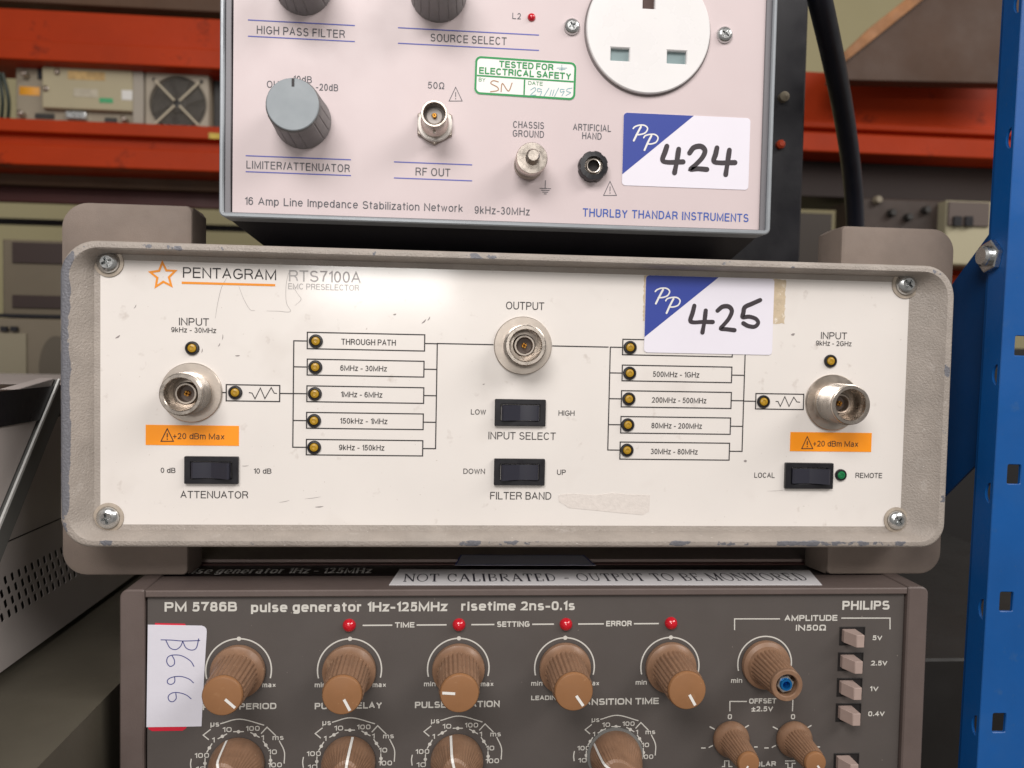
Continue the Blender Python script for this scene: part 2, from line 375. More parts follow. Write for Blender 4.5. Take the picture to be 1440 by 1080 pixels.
def L(pts, w, h, m, parent, name='printed_line', sm=False, closed=False, cap=False, level=True):
    """printed line through points read off the panel; w in pixels"""
    P = [on(x, y, h) for x, y in pts]
    if level and len(P) == 2:
        (a, b), (c, d) = P
        if abs(a-c) > 4*abs(b-d): b = d = (b+d)/2
        elif abs(b-d) > 4*abs(a-c): a = c = (a+c)/2
        P = [(a, b), (c, d)]
    mb = MB(); mb.ribbon(P, w*.975, h, sm, closed, cap)
    return build(name, mb, m, parent, None, sa=-1)

# ------------------------------------------------------------------ materials used
M_panel = mat('cream_panel_paint', (225, 219, 214), .38, 0, .02, 25, .02, 900, coat=.45, dirt=(196, 176, 158), dthr=.66, dscale=70, specks=(150, 132, 118))
M_bezel = chipped_paint('chipped_grey_paint', (156, 147, 139), (112, 112, 118), .30)
M_bump = mat('taupe_rubber', (125, 112, 103), .75, 0, .10, 60, .25, 2500)
M_ink = mat('black_ink', (38, 34, 36), .6)
M_greyink = mat('pale_grey_ink', (172, 168, 167), .6)  # paler than the rest of the panel lettering
M_orange = mat('orange_print', (232, 142, 22), .5, 0, .03, 50)
M_black = mat('black_plastic', (24, 23, 28), .35, 0, .1, 200)
M_rock = mat('rocker_plastic', (44, 44, 54), .3)
M_steel = mat('zinc_steel', (210, 212, 212), .26, 1., .08, 300)
M_nick = mat('nickel_plate', (204, 194, 184), .28, 1., .05, 160, .03, 1200)
M_nickd = mat('dull_nickel', (184, 174, 164), .40, 1., .08, 180)
M_flange = mat('satin_flange', (196, 186, 176), .42, .85, .06, 200, .05, 1500)
M_gold = mat('gold_pin', (205, 150, 70), .25, 1.)
M_insul = mat('grey_insulator', (110, 98, 92), .6)
M_amber = mat('amber_lens', (170, 132, 30), .35, 0, .15, 500, coat=.15)
M_green = mat('green_lens', (10, 110, 62), .2, coat=.6)
M_red = mat('red_lens', (190, 10, 32), .16, coat=.7)
M_paper = mat('sticker_paper', (226, 222, 232), .45, 0, .015, 30)
M_blue = mat('sticker_blue', (48, 66, 150), .42)
M_marker = mat('marker_ink', (52, 44, 50), .55)
M_white = mat('white_print', (226, 224, 220), .5)
M_pink = mat('pinkish_panel', (204, 189, 190), .42, 0, .012, 30, .02, 900)
M_alu = mat('grey_extrusion', (150, 155, 160), .38, .25, .04, 60)
M_alud = mat('grey_groove', (118, 116, 120), .5, .2)
M_lisn_ink = mat('grey_ink', (84, 84, 90), .6)
M_lisn_blue = mat('blue_rule', (92, 98, 176), .6)
M_tti = mat('blue_lettering', (48, 84, 168), .6)
M_case = mat('black_case_paint', (26, 25, 30), .4, 0, .15, 40, .1, 1200)
M_cap = mat('grey_knob_cap', (142, 149, 154), .5, 0, .03, 100, .08, 3000)
M_knobg = mat('grey_knob_skirt', (124, 122, 122), .48, 0, .05, 90)
M_socket = mat('white_socket', (226, 224, 224), .3, 0, .01, 30)
M_grn = mat('green_print', (18, 138, 70), .5)
M_brown = mat('brown_panel_paint', (82, 76, 73), .5, 0, .04, 40, .06, 1800, dirt=(120, 110, 100), dthr=.74, dscale=500)
M_brown2 = mat('brown_frame_paint', (96, 84, 80), .45, 0, .06, 60, .15, 1800, dirt=(140, 130, 122), dthr=.72, dscale=420)
M_knob = mat('tan_knob', (132, 101, 79), .42, 0, .12, 260, .05, 900, specks=(178, 150, 124))
M_knobcap = mat('tan_knob_cap', (144, 102, 68), .38, 0, .05, 120, specks=(176, 136, 100))
M_button = mat('beige_button', (166, 146, 138), .42, 0, .04, 200)
M_philips = mat('white_legend', (204, 201, 194), .55)

# ------------------------------------------------------------------ shared hardware
def screw(parent, px, py, rpx, h, name='screw', rot=20, washer=False, flip=False):
    x, y = on(px, py, h); r = rpx*.975
    mb = MB(); n = 36
    prof = [(r, h), (r*1.0, h+r*.12), (r*.93, h+r*.34), (r*.78, h+r*.50), (r*.55, h+r*.60)]
    mb.lathe(x, y, prof, n, cap=False)
    # domed top with a cross recess cut in
    cr = []
    for k in range(4):
        a = math.radians(rot+90*k); u = Vector((math.cos(a), math.sin(a))); v = Vector((-u.y, u.x)); w = r*.11; l = r*.46
        cr += [tuple(Vector((x, y))+u*l-v*w), tuple(Vector((x, y))+u*l+v*w), tuple(Vector((x, y))+u*w+v*w)]
    mb.sheet([circle(x, y, r*.55, n), cr[::-1]], h+r*.60)
    k = len(cr)
    top = [(a, b, h+r*.60) for a, b in cr]; bot = [(x+(a-x)*.55, y+(b-y)*.55, h+r*.18) for a, b in cr]
    mb.add(top+bot, [(i, (i+1) % k, k+(i+1) % k, k+i) for i in range(k)]+[tuple(range(2*k-1, k-1, -1))])
    o = build(name, mb, M_steel, parent, (x, y, h))
    if washer:
        w = MB(); w.lathe(x, y, [(r*1.32, h), (r*1.30, h+1.2), (r*1.02, h+1.6)], n, cap=False)
        build('cup_washer', w, mat('grimy_cup', (176, 164, 150), .5, .3, .2, 300), o)
    return o

led_src = {}
def led(parent, px, py, r_out, r_in, kind, h=0.):
    x, y = on(px, py, h)
    key = (kind, h)
    if key in led_src and led_src[key][3] == parent:
        s, sx, sy, _ = led_src[key]; return dup(s, parent, x-sx, y-sy)
    ms = {'amber': M_amber, 'green': M_green, 'red': M_red}[kind]
    if kind == 'red':
        mb = MB(); mb.lathe(x, y, [(r_in*math.cos(a), h+r_in*.95*math.sin(a)) for a in [math.pi/2*k/8 for k in range(8)]]+[(.2, h+r_in*.95)], 28)
        o = build('indicator_lamp', mb, ms, parent, (x, y, h), sa=60)
    else:
        mb = MB(); r = r_out
        mb.lathe(x, y, [(r, h), (r, h+2), (r*.9, h+3.4), (r*.72, h+3.6), (r*.62, h+2.2), (r*.60, h+.6)], 28, cap=False)
        o = build('indicator_lamp', mb, M_black, parent, (x, y, h))
        d = MB(); d.lathe(x, y, [(r_in, h+.3), (r_in, h+2.4), (r_in*.86, h+3.6), (r_in*.45, h+4.3), (r_in*.38, h+3.7), (r_in*.2, h+3.6)], 24)
        build('lens', d, ms, o)
    led_src[key] = (o, x, y, parent); return o

def rocker_switch(parent, x0, y0, x1, y1, side):
    a, b = on(x0, y0), on(x1, y1); cx, cy = (a[0]+b[0])/2, (a[1]+b[1])/2; w, hh = 35.5, 18.6
    mb = MB(); mb.prism([rrect(cx-w, cy-hh, cx+w, cy+hh, 1.2, 2), rrect(cx-w*.76, cy-hh*.62, cx+w*.76, cy+hh*.62, 1, 2)], 0, 6, .8)
    o = build('rocker_switch', mb, M_black, parent, (cx, cy, 0))
    rk = MB(); W_ = w*.73; H_ = hh*.57
    L_, R_ = (17, 8.5) if side < 0 else (8.5, 17)
    # rocker profile along x: two faces meeting in a shallow valley
    pr = [(-W_, 1), (W_, 1), (W_, R_-1.5), (W_-2.5, R_), (W_*.45, (R_-2.5+5.4)/2), (0, 5.4), (-W_*.45, (L_-2.5+5.4)/2), (-W_+2.5, L_), (-W_, L_-1.5)]
    vs = [(cx+x, cy-H_, z) for x, z in pr]+[(cx+x, cy+H_, z) for x, z in pr]; n = len(pr)
    rk.add(vs, [(i, (i+1) % n, n+(i+1) % n, n+i) for i in range(n)]+[tuple(range(n)), tuple(range(2*n-1, n-1, -1))])
    build('rocker', rk, M_rock, o, None, sa=20)
    return o

def n_connector(parent, px, py, label=None, dark=False, length=48):
    x, y = on(px, py)
    mb = MB(); mb.lathe(x, y, [(40.3, 0), (40.3, 3.2), (39.2, 4.4), (25, 4.6)], 64, cap=False)
    o = build('coaxial_connector', mb, M_nickd if dark else M_flange, parent, (x, y, 0), label=label)
    b = MB(); prof = [(27.5, 4.4), (27.5, 9), (24.5, 10.5), (24.5, 15)]
    hh = 15.
    while hh < length-7: prof += [(26.2, hh+.6), (28.2, hh+1.6), (28.2, hh+2.1), (26.2, hh+3.1)]; hh += 3.1
    prof += [(25.6, length-4), (27.2, length-3), (27.2, length-.8), (26.2, length), (22.2, length), (21.2, length-1.2), (21.2, 12)]
    b.lathe(x, y, prof, 56, cap=False); build('threaded_barrel', b, M_nick, o)
    c = MB(); c.lathe(x, y, [(21.4, 12), (15, 12.5)], 40, cap=False); c.lathe(x, y, [(15, 8), (15, 25), (13.6, 27), (11.4, 27), (10.6, 25), (10.6, 12), (3, 11.5)], 40)
    build('inner_sleeve', c, M_nickd, o)
    d = MB(); d.lathe(x, y, [(10.8, 12.2), (10.6, 14), (3, 14.2)], 32); build('insulator', d, M_insul, o)
    p = MB()
    for k in range(4):
        a = math.radians(90*k+20); p.prism([(x+math.cos(t)*q, y+math.sin(t)*q) for t, q in [(a-.62, 1.3), (a-.62, 3.6), (a, 3.9), (a+.62, 3.6), (a+.62, 1.3)]], 13, 24, .4)
    build('centre_pin', p, M_gold, o)
    return o

# handwriting and stickers
def sticker(parent, corners, h, tri_x, tri_y, strokes, w, ppx, label):
    P = [on(a, b, h) for a, b in corners]         # tl, tr, br, bl
    x0 = (P[0][0]+P[3][0])/2; x1 = (P[1][0]+P[2][0])/2; y1 = (P[0][1]+P[1][1])/2; y0 = (P[2][1]+P[3][1])/2
    mb = MB(); mb.prism(rrect(x0, y0, x1, y1, 5, 5), h, h+.7, .15)
    o = build('price_sticker', mb, M_paper, parent, None, label=label)
    hh = h+.95
    tx = on(tri_x, corners[0][1], h)[0]; ty = on(corners[0][0], tri_y, h)[1]
    t = MB(); t.flat([(x0+.15, ty), (tx, y1-.15)]+[(x0+5-5*math.sin(a)+.15, y1-5+5*math.cos(a)-.15) for a in [math.pi/2*k/5 for k in range(6)]], hh)
    build('blue_corner', t, M_blue, o, None, sa=-1)
    for k, (st, wf) in enumerate(ppx):
        q = MB(); q.ribbon([on(a, b, h) for a, b in st], wf, hh+.25+.05*k, sm=True); build('emblem_stroke', q, M_white, o, None, sa=-1)
    for k, st in enumerate(strokes):
        q = MB(); q.ribbon([on(a, b, h) for a, b in st], w, hh+.1*(k % 2)+.1, sm=True, taper=lambda t: 1+.08*math.sin(7*t)); build('handwritten_stroke', q, M_marker, o, None, sa=-1)
    return o
def sc(pts, s, ox, oy): return [(a/s+ox, b/s+oy) for a, b in pts]

def warn_triangle(parent, x0, y0, x1, y1, h, m, w=1.1):
    L([((x0+x1)/2, y0), (x1, y1), (x0, y1)], w, h, m, parent, 'warning_triangle', closed=True)
    xm = (x0+x1)/2; H = y1-y0
    L([(xm, y0+.36*H), (xm, y0+.70*H)], w*1.2, h, m, parent, 'exclamation_mark')
    L([(xm, y0+.78*H), (xm, y0+.88*H)], w*1.2, h, m, parent, 'exclamation_mark')

# ================================================================== MIDDLE INSTRUMENT
pre = thing('rf_preselector', 'wide cream fronted preselector in a chipped grey frame, between the other two instruments', 'electronic instrument', (105, -320, -400))
LIP = 30
def frame_loops():
    lo = rrect(-497, -268.5, 715.5, 131.5, (40, 34, 44, 46), 10)         # outer lip
    li = rrect(-484, -258, 703, 121, (30, 24, 34, 36), 10)               # inner lip edge
    pi_ = rrect(-466, -252, 673, 117.5, (20, 16, 22, 24), 10)               # foot of the inner slope
    return lo, li, pi_
lo, li, pi_ = frame_loops()
mb = MB()
n = len(lo)
rings = [([(x, y) for x, y in lo], -90), ([(x, y) for x, y in lo], LIP-3), (offset_poly(lo, 2), LIP-.6), (offset_poly(lo, 4), LIP), (offset_poly(li, -2.0), LIP), (li, LIP-2.0), (pi_, 1.0), (offset_poly(pi_, 30), -3)]
vs = []
for lp, h in rings: vs += [(x, y, h) for x, y in lp]
fs = [(k*n+j, k*n+(j+1) % n, (k+1)*n+(j+1) % n, (k+1)*n+j) for k in range(len(rings)-1) for j in range(n)]
mb.add(vs, fs)
build('bezel', mb, M_bezel, pre)
# cream face plate
x0, y1 = on(134.5, 548)[0], on(640, 360.0)[1]; x1 = on(1285.5, 550)[0]; y0 = on(480, 747.8)[1]
mb = MB(); mb.prism(rrect(x0, y0, x1, y1, (12, 22, 24, 20), 8), -3, 0, .5)
fp = build('front_panel', mb, M_panel, pre)
mb = MB(); mb.prism(rrect(-484, -258, 702, 122, 30), -1300, -90.5); build('case', mb, mat('grey_case_paint', (120, 112, 106), .55, 0, .08, 40, .3, 1500), pre)
# corner bumpers
def bumper(pxa, pya, pxb, pyb, radii, cham, h=-50):
    a, b = on(pxa, pya, h), on(pxb, pyb, h); X0, X1 = sorted((a[0], b[0])); Y0, Y1 = sorted((a[1], b[1]))
    mb = MB(); poly = rrect(X0, Y0, X1, Y1, radii, 8)
    b_ = offset_poly(poly, 5); b2 = offset_poly(poly, 1.6); n = len(poly)
    sh = lambda P, c: [((x+cham*c if (abs(x-(X1 if cham < 0 else X0)) < 12) else x), y) for x, y in P]
    R = [(poly, h-56), (poly, h-5), (b2, h-1.4), (sh(b_, 0), h)]
    vs = []; [vs.extend([(x, y, q) for x, y in p]) for p, q in R]
    fs = [(k*n+j, k*n+(j+1) % n, (k+1)*n+(j+1) % n, (k+1)*n+j) for k in range(3) for j in range(n)]+[tuple(3*n+j for j in range(n))]
    mb.add(vs, fs); build('corner_bumper', mb, M_bump, pre)
    # bevelled inner end
    EX = 3 if cham < 0 else 9
    e = MB(); sx = 1 if cham < 0 else -1; xe = X1 if cham < 0 else X0
    yy0, yy1 = Y0+1, Y1-1
    e.add([(xe, yy0, h-4), (xe+sx*EX, yy0, h-40), (xe+sx*EX, yy0, h-56), (xe-sx*2, yy0, h-56), (xe, yy1-1, h-4), (xe+sx*EX, yy1-8, h-40), (xe+sx*EX, yy1-8, h-56), (xe-sx*2, yy1-1, h-56)],
          [(0, 1, 5, 4), (1, 2, 6, 5), (0, 3, 2, 1), (4, 5, 6, 7), (2, 3, 7, 6), (0, 4, 7, 3)])
    build('bumper_end', e, M_bump, pre, None, sa=20)
bumper(85, 283, 270, 392, (10, 8, 10, 36), -1)
bumper(1184, 317, 1338, 470, (8, 10, 34, 8), 1)
bumper(86, 700, 264, 809.5, (34, 8, 8, 10), -1)
bumper(1167, 690, 1323, 808, (8, 34, 10, 8), 1)

for (a, b, c, rt) in ((153, 369, 15.2, 25), (1273.3, 400, 16, 50), (152.8, 727.8, 15.5, 12), (1260, 731, 14.5, 40)):
    screw(pre, a, b, c, .6, rot=rt, washer=True)

n_connector(pre, 270, 552, 'coaxial connector above the orange strip at the 9kHz-30MHz input')
n_connector(pre, 735, 486, 'coaxial connector under the word OUTPUT', length=44)
n_connector(pre, 1170, 566, 'darker coaxial connector at the 9kHz-2GHz input', dark=True, length=56)

PR = .35
T('PENTAGRAM', 257.2, 388.3, 392.2, 14.8, PR, M_ink, fp)
L([(255.5, 397.8), (387, 400.8)], 3.2, PR, M_orange, fp, 'underline')
T('RTS7100A', 406.3, 507.3, 396.8, 15.8, PR, M_greyink, fp)
T('EMC PRESELECTOR', 405.3, 504.9, 407.8, 8.3, PR, M_greyink, fp)
st = []
for k in range(10):
    a = math.radians(90+36*k+3); r = 18.5 if k % 2 == 0 else 8.6; st.append((229.2+r*math.cos(a), 387.5-r*math.sin(a)))
L(st, 3.0, PR, M_orange, fp, 'star_emblem', closed=True)
txt = [('OUTPUT', 711.5, 765.3, 435.5, 10.9), ('INPUT', 251.7, 293.9, 457.8, 10.6), ('9kHz - 30MHz', 240.8, 303.9, 467.7, 7.2),
 ('THROUGH PATH', 479.9, 556.6, 485.4, 8.4), ('6MHz - 30MHz', 478.5, 544, 521.8, 7.8), ('1MHz - 6MHz', 479.2, 537.6, 558.7, 7.8), ('150kHz - 1MHz', 478, 544.7, 596, 7.8), ('9kHz - 150kHz', 476.7, 540.4, 633.3, 7.8),
 ('500MHz - 1GHz', 918, 983.3, 530.4, 7.7), ('200MHz - 500MHz', 916.7, 993.3, 566.7, 7.7), ('80MHz - 200MHz', 916, 987, 602.6, 7.7), ('30MHz - 80MHz', 915, 981, 638.9, 7.7),
 ('INPUT', 1154.4, 1191, 477, 9.8), ('9kHz - 2GHz', 1147.4, 1197.4, 486.4, 7),
 ('0 dB', 226, 246.7, 665, 7.3), ('10 dB', 356.7, 381.7, 666, 7.3), ('ATTENUATOR', 253.6, 348.9, 700.8, 10.3),
 ('LOW', 662.2, 683.3, 583, 7.4), ('HIGH', 785.4, 807.9, 584.6, 7.4), ('INPUT SELECT', 686.8, 781.5, 618.2, 10.5),
 ('DOWN', 651.6, 682, 666.4, 7.4), ('UP', 783.3, 795.6, 667.8, 7.4), ('FILTER BAND', 689.3, 775.2, 702.4, 10.5),
 ('LOCAL', 1060.7, 1089.3, 671.9, 7.3), ('REMOTE', 1203, 1240.4, 672.2, 7.3)]
for t in txt: T(*t, PR, M_ink, fp, PLAIN if t[4] > 9 else (.135, 2.1, .19, .46))
# block diagram
lx = [(432.3, 467.2, 597, 493.6), (432.2, 504.9, 596, 530.2), (431.7, 542.5, 595.7, 567.2), (431.3, 579.8, 595, 604.1), (431, 617.8, 594.3, 641.1)]
rx = [(875.9, 477, 1029.6, 501.9), (875.2, 513.3, 1028.5, 538.1), (874.1, 549.3, 1027.8, 574.4), (873.3, 585.6, 1026.7, 610.7), (872.2, 621.5, 1025.2, 647)]
def diag_rect(a, b, c, d):
    P, Q = on(a, b), on(c, d); mb = MB(); mb.ribbon([(P[0], P[1]), (Q[0], P[1]), (Q[0], Q[1]), (P[0], Q[1])], 1.55, PR, closed=True)
    build('diagram_box', mb, M_ink, fp, None, sa=-1)
    return P[0], Q[0]
def seg(xa, ya, xb, yb):
    mb = MB(); mb.ribbon([(xa, ya), (xb, yb)], 1.55, PR, cap=False); build('diagram_line', mb, M_ink, fp, None, sa=-1)
lled = [(444.3, 479.8), (443.6, 516.3), (442.9, 553.8), (441.9, 591.6), (441.9, 629.1)]
rled = [(885.9, 488.7), (885.2, 524.8), (884.1, 561), (882.6, 597.4), (881.5, 633)]
for boxes, leds, bl, br in ((lx, lled, 412.5, 613.7), (rx, rled, 856.6, 1045.8)):
    BL = on(bl, 555)[0]; BR = on(br, 560)[0]; ys = []
    for (a, b, c, d), q in zip(boxes, leds):
        X0, X1 = diag_rect(a, b, c, d); y = on(*q)[1]; ys.append(y)
        seg(BL+.7, y, X0-.7, y); seg(X1+.7, y, BR-.7, y)
    seg(BL, ys[0]+.7, BL, ys[-1]-.7); seg(BR, ys[0]+.7, BR, ys[-1]-.7)
yA = on(614, 483)[1]; seg(on(613.7, 483)[0]+.7, yA, 66.5, yA); seg(148.5, yA, on(856.6, 488)[0]-.7, yA)
yB = on(413, 553.5)[1]; seg(-299, yB, on(318.3, 552)[0], yB); seg(on(393.3, 552)[0], yB, on(412.5, 552)[0]-.7, yB)
yC = on(1046, 564)[1]; seg(on(1045.8, 564)[0]+.7, yC, on(1063, 564)[0], yC)
diag_rect(318.3, 540.8, 393.3, 564.7); diag_rect(1063, 553.3, 1129.5, 576)
L(sc([(972, 1015), (988, 1018), (1003, 1047), (1030, 992), (1053, 1046), (1085, 990), (1100, 1018), (1114, 1020)], 3.6, 80, 270), 1.2, PR, M_ink, fp, 'zigzag_symbol')
L(sc([(677, 714), (686, 714), (695, 733), (712, 696), (728, 733), (746, 698), (758, 716), (770, 717)], 2.7, 840, 300), 1.2, PR, M_ink, fp, 'zigzag_symbol')
for q in lled+rled+[(270.6, 489.7), (331.1, 552), (1073.3, 564.8), (1167.4, 507.8)]: led(pre, q[0], q[1], 9.4, 5.9, 'amber')
led(pre, 1181.9, 667.8, 8.6, 6.2, 'green')
for (a, b, c, d, sd) in ((261, 641.4, 335.8, 679.7, 1), (695.6, 561.2, 766.7, 598.8, -1), (695, 644.6, 765, 681.9, -1), (1101.9, 650.4, 1170, 686.7, 1)): rocker_switch(pre, a, b, c, d, sd)
# orange warning strips
for (a, b, c, d, tx, tr) in ((205, 597.2, 336, 627, ('+20 dBm Max', 243.3, 315.6, 617.7, 8.4), (226.4, 602.8, 243.9, 620.5)),
                         (1111.5, 607.4, 1224.8, 635.6, ('+20 dBm Max', 1143.5, 1206.7, 628, 8), (1127.5, 614, 1143, 630.9))):
    P, Q = on(a, b), on(c, d); mb = MB(); mb.prism(rrect(P[0], Q[1], Q[0], P[1]), .1, .5); s_ = build('orange_strip', mb, mat('orange_strip_print', (248, 150, 18), .45, 0, .02, 40), fp)
    T(*tx, .8, M_ink, s_); warn_triangle(s_, *tr, .8, M_ink, 1.2)
# number sticker and the torn remains of an older one
def torn(parent, x0, y0, x1, y1, h, m, name, amp=1.5, n=60, label=None):
    P, Q = on(x0, y0), on(x1, y1); pts = []
    for (ax, ay, bx, by) in ((P[0], Q[1], Q[0], Q[1]), (Q[0], Q[1], Q[0], P[1]), (Q[0], P[1], P[0], P[1]), (P[0], P[1], P[0], Q[1])):
        k = max(4, int(math.hypot(bx-ax, by-ay)/3))
        for i in range(k): pts.append((ax+(bx-ax)*i/k+random.uniform(-amp, amp), ay+(by-ay)*i/k+random.uniform(-amp, amp)))
    mb = MB(); mb.prism(pts, .05, h); return build(name, mb, m, parent, None, label=label)
torn(fp, 906, 387.5, 1103, 455, .3, mat('aged_glue', (196, 178, 152), .7, 0, .12, 400, .3, 2000, dirt=(228, 218, 205), dthr=.55, dscale=300), 'glue_residue', 1.1)
tp = MB(); tp.prism([on(a, b) for a, b in [(786, 696), (800, 694), (838, 696), (862, 693), (880, 695), (914, 696), (913, 719), (904, 724), (860, 720), (800, 714), (786, 705)]], .05, .45)
build('tape_remnant', tp, mat('foil_tape', (220, 212, 206), .36, .05, .05, 500, .3, 900), fp)
PPs = [([(247, 300), (262, 285), (300, 272), (345, 275), (368, 300), (350, 335), (310, 350), (272, 352)], 2.0), ([(312, 285), (285, 335), (252, 402)], 2.7),
       ([(335, 378), (350, 360), (390, 350), (432, 352), (456, 378), (440, 415), (400, 430), (362, 430)], 2.0), ([(400, 362), (372, 415), (342, 482)], 2.7)]
PP425 = [(sc(p, 6, 880, 360), w) for p, w in PPs]
PP424 = [([(x-31, y-229) for x, y in p], w) for p, w in PP425]
d425 = [[(577, 420), (562, 480), (543, 545), (575, 560), (650, 556), (732, 557)], [(673, 460), (662, 550), (645, 645)],
        [(772, 462), (815, 428), (868, 428), (893, 465), (870, 525), (830, 575), (800, 612), (850, 618), (915, 626)],
        [(1132, 372), (1065, 402), (1003, 432), (990, 480), (985, 515), (1040, 512), (1095, 530), (1115, 565), (1085, 596), (1030, 590), (990, 568)]]
d425 = [sc(p, 6, 880, 360) for p in d425]
d424 = [sc(p, 3.086, 680, 0) for p in [[(795, 635), (787, 660), (776, 695), (800, 705), (865, 703)], [(846, 648), (838, 700), (828, 750)],
        [(893, 665), (912, 641), (943, 636), (960, 655), (948, 685), (920, 715), (898, 735), (930, 733), (968, 736)],
        [(1012, 642), (1006, 670), (998, 700), (1025, 707), (1090, 706)], [(1066, 652), (1058, 705), (1050, 758)]]]
sticker(fp, [(907.6, 389.4), (1089, 389.6), (1085.5, 497.5), (906, 497.5)], .4, 1010.4, 474, d425, 6.0, PP425, 'white and blue sticker numbered 425 in black marker')
# pencil and scuff marks
M_pencil = mat('pencil', (150, 144, 142), .7); M_scuff = mat('scuff', (142, 134, 132), .7)
for p in ([(862, 432), (835, 480), (815, 560), (802, 640)], [(922, 478), (945, 540), (978, 595), (1003, 600)], [(1062, 602), (1120, 603), (1182, 605), (1162, 560), (1160, 480), (1172, 415), (1190, 400)], [(1195, 480), (1222, 520), (1236, 545), (1205, 575)]):
    mb = MB(); mb.ribbon([on(a, b) for a, b in sc(p, 3.6, 80, 270)], .45, .3, sm=True, taper=lambda t: .5+.5*math.sin(math.pi*t)); build('pencil_mark', mb, M_pencil, fp, None, sa=-1)
for (a, b, l, ang, w) in ((165.5, 473.5, 7, 35, 2), (334, 500, 6, 5, 1.6), (449, 712.5, 11, 5, 1.5), (313, 474, 7, 85, 1), (308, 485, 5, 60, 1.2), (596, 452, 8, 45, 1.8), (603, 448, 6, 60, 1.4), (555, 442, 4, 20, 2), (1115, 470, 5, 20, 3.4), (1048, 648, 4, 0, 3.6), (284, 493, 6, 80, 1), (440, 700, 22, 8, .5), (400, 705, 14, 12, .6), (190, 431, 6, 60, .9), (1090, 690, 24, 3, .4), (680, 540, 3, 20, 1.2), (345, 655, 9, 4, .8)):
    x, y = on(a, b); t = math.radians(ang); mb = MB()
    mb.ribbon([(x-l/2*math.cos(t), y-l/2*math.sin(t)), (x+.4, y-.3), (x+l/2*math.cos(t), y+l/2*math.sin(t))], w, .28, sm=True, taper=lambda t: .25+.75*math.sin(math.pi*t)); build('scuff_mark', mb, M_scuff, fp, None, sa=-1)

# ================================================================== UPPER INSTRUMENT
lis = thing('line_impedance_network', 'grey edged network box with a white mains socket and sticker 424, stacked on the preselector', 'electronic instrument', (78, 135, -400))
a = on(313.5, 305, 8); b = on(1083, 331, 8)
LX0, LX1, LY0 = -303.5, 453, 170.5; LY1 = 760
mb = MB(); mb.prism([rrect(LX0, LY0, LX1, LY1, (9, 9, 6, 6), 6), rrect(LX0+6, LY0+6, LX1-6, LY1-6, 2, 3)], -28, 8, 1.6)
build('front_frame', mb, M_alu, lis)
mb = MB(); mb.prism([rrect(LX0+5.8, LY0+5.8, LX1-5.8, LY1-5.8), rrect(LX0+14, LY0+7.5, LX1-14, LY1-14)], -20, 3, .8); build('frame_groove', mb, M_alud, lis)
PX0, PX1, PY0 = on(326.5, 295)[0], on(1069.5, 320)[0], on(700, 312.5)[1]
mb = MB(); mb.prism(rrect(PX0, PY0, PX1, LY1-12, 1), -6, 0, .3); lp = build('front_panel', mb, M_pink, lis)
mb = MB(); mb.add([(LX0+4, LY0+3, -28), (LX1-4, LY0+3, -28), (LX1-26, LY0-30, -95), (LX0+44, LY0-30, -95), (LX0+4, LY1, -28), (LX1-4, LY1, -28), (LX1-4, LY1, -1100), (LX0+4, LY1, -1100), (LX0+4, LY0+3, -1100), (LX1-4, LY0+3, -1100), (LX0+44, LY0-30, -1050), (LX1-26, LY0-30, -1050)],
   [(0, 3, 2, 1), (3, 10, 11, 2), (0, 8, 10, 3), (1, 2, 11, 9), (8, 9, 11, 10), (0, 1, 5, 4), (4, 5, 6, 7), (0, 4, 7, 8), (1, 9, 6, 5), (9, 8, 7, 6)])
build('case', mb, M_case, lis, None, sa=20)
for (xx, hh) in ((-180, -220), (380, -220)):
    mb = MB(); m_ = [(18, 0), (18, -8), (15, -10)]
    vs = []; nn = 20
    for k, (r, dy) in enumerate([(16, 0), (16, -7.5), (13, -8.8)]):
        for j in range(nn): vs.append((xx+r*math.cos(2*math.pi*j/nn), LY0-30.2+dy, hh+r*math.sin(2*math.pi*j/nn)))
    mb.add(vs, [(k*nn+j, k*nn+(j+1) % nn, (k+1)*nn+(j+1) % nn, (k+1)*nn+j) for k in range(2) for j in range(nn)]+[tuple(2*nn+j for j in range(nn))])
    build('rubber_foot', mb, M_black, lis)

mb = MB(); nn = 20; vs = []
for r_, dy in ((9, 0), (9, -2.5), (7, -4.5), (3, -5.2)):
    vs += [(108+r_*math.cos(2*math.pi*j/nn), LY0-31+dy, -110+r_*math.sin(2*math.pi*j/nn)) for j in range(nn)]
mb.add(vs, [(k*nn+j, k*nn+(j+1) % nn, (k+1)*nn+(j+1) % nn, (k+1)*nn+j) for k in range(3) for j in range(nn)]+[tuple(3*nn+j for j in range(nn))])
build('base_screw', mb, M_steel, lis)
def blue_pair(x0, ya, x1, yb, yc, yd):
    L([(x0, ya), (x1, yb)], 1.5, PR, M_lisn_blue, lp, 'rule_line'); L([(x0, yc), (x1, yd)], 1.5, PR, M_lisn_blue, lp, 'rule_line')
blue_pair(348.6, 28.2, 499, 35.6, 50.9, 58.3); blue_pair(559.6, 39, 758, 49.2, 60.9, 70.6)
blue_pair(345.4, 219, 493.5, 224.5, 241.2, 247); blue_pair(554, 227.2, 664, 232.2, 249.6, 254.8)
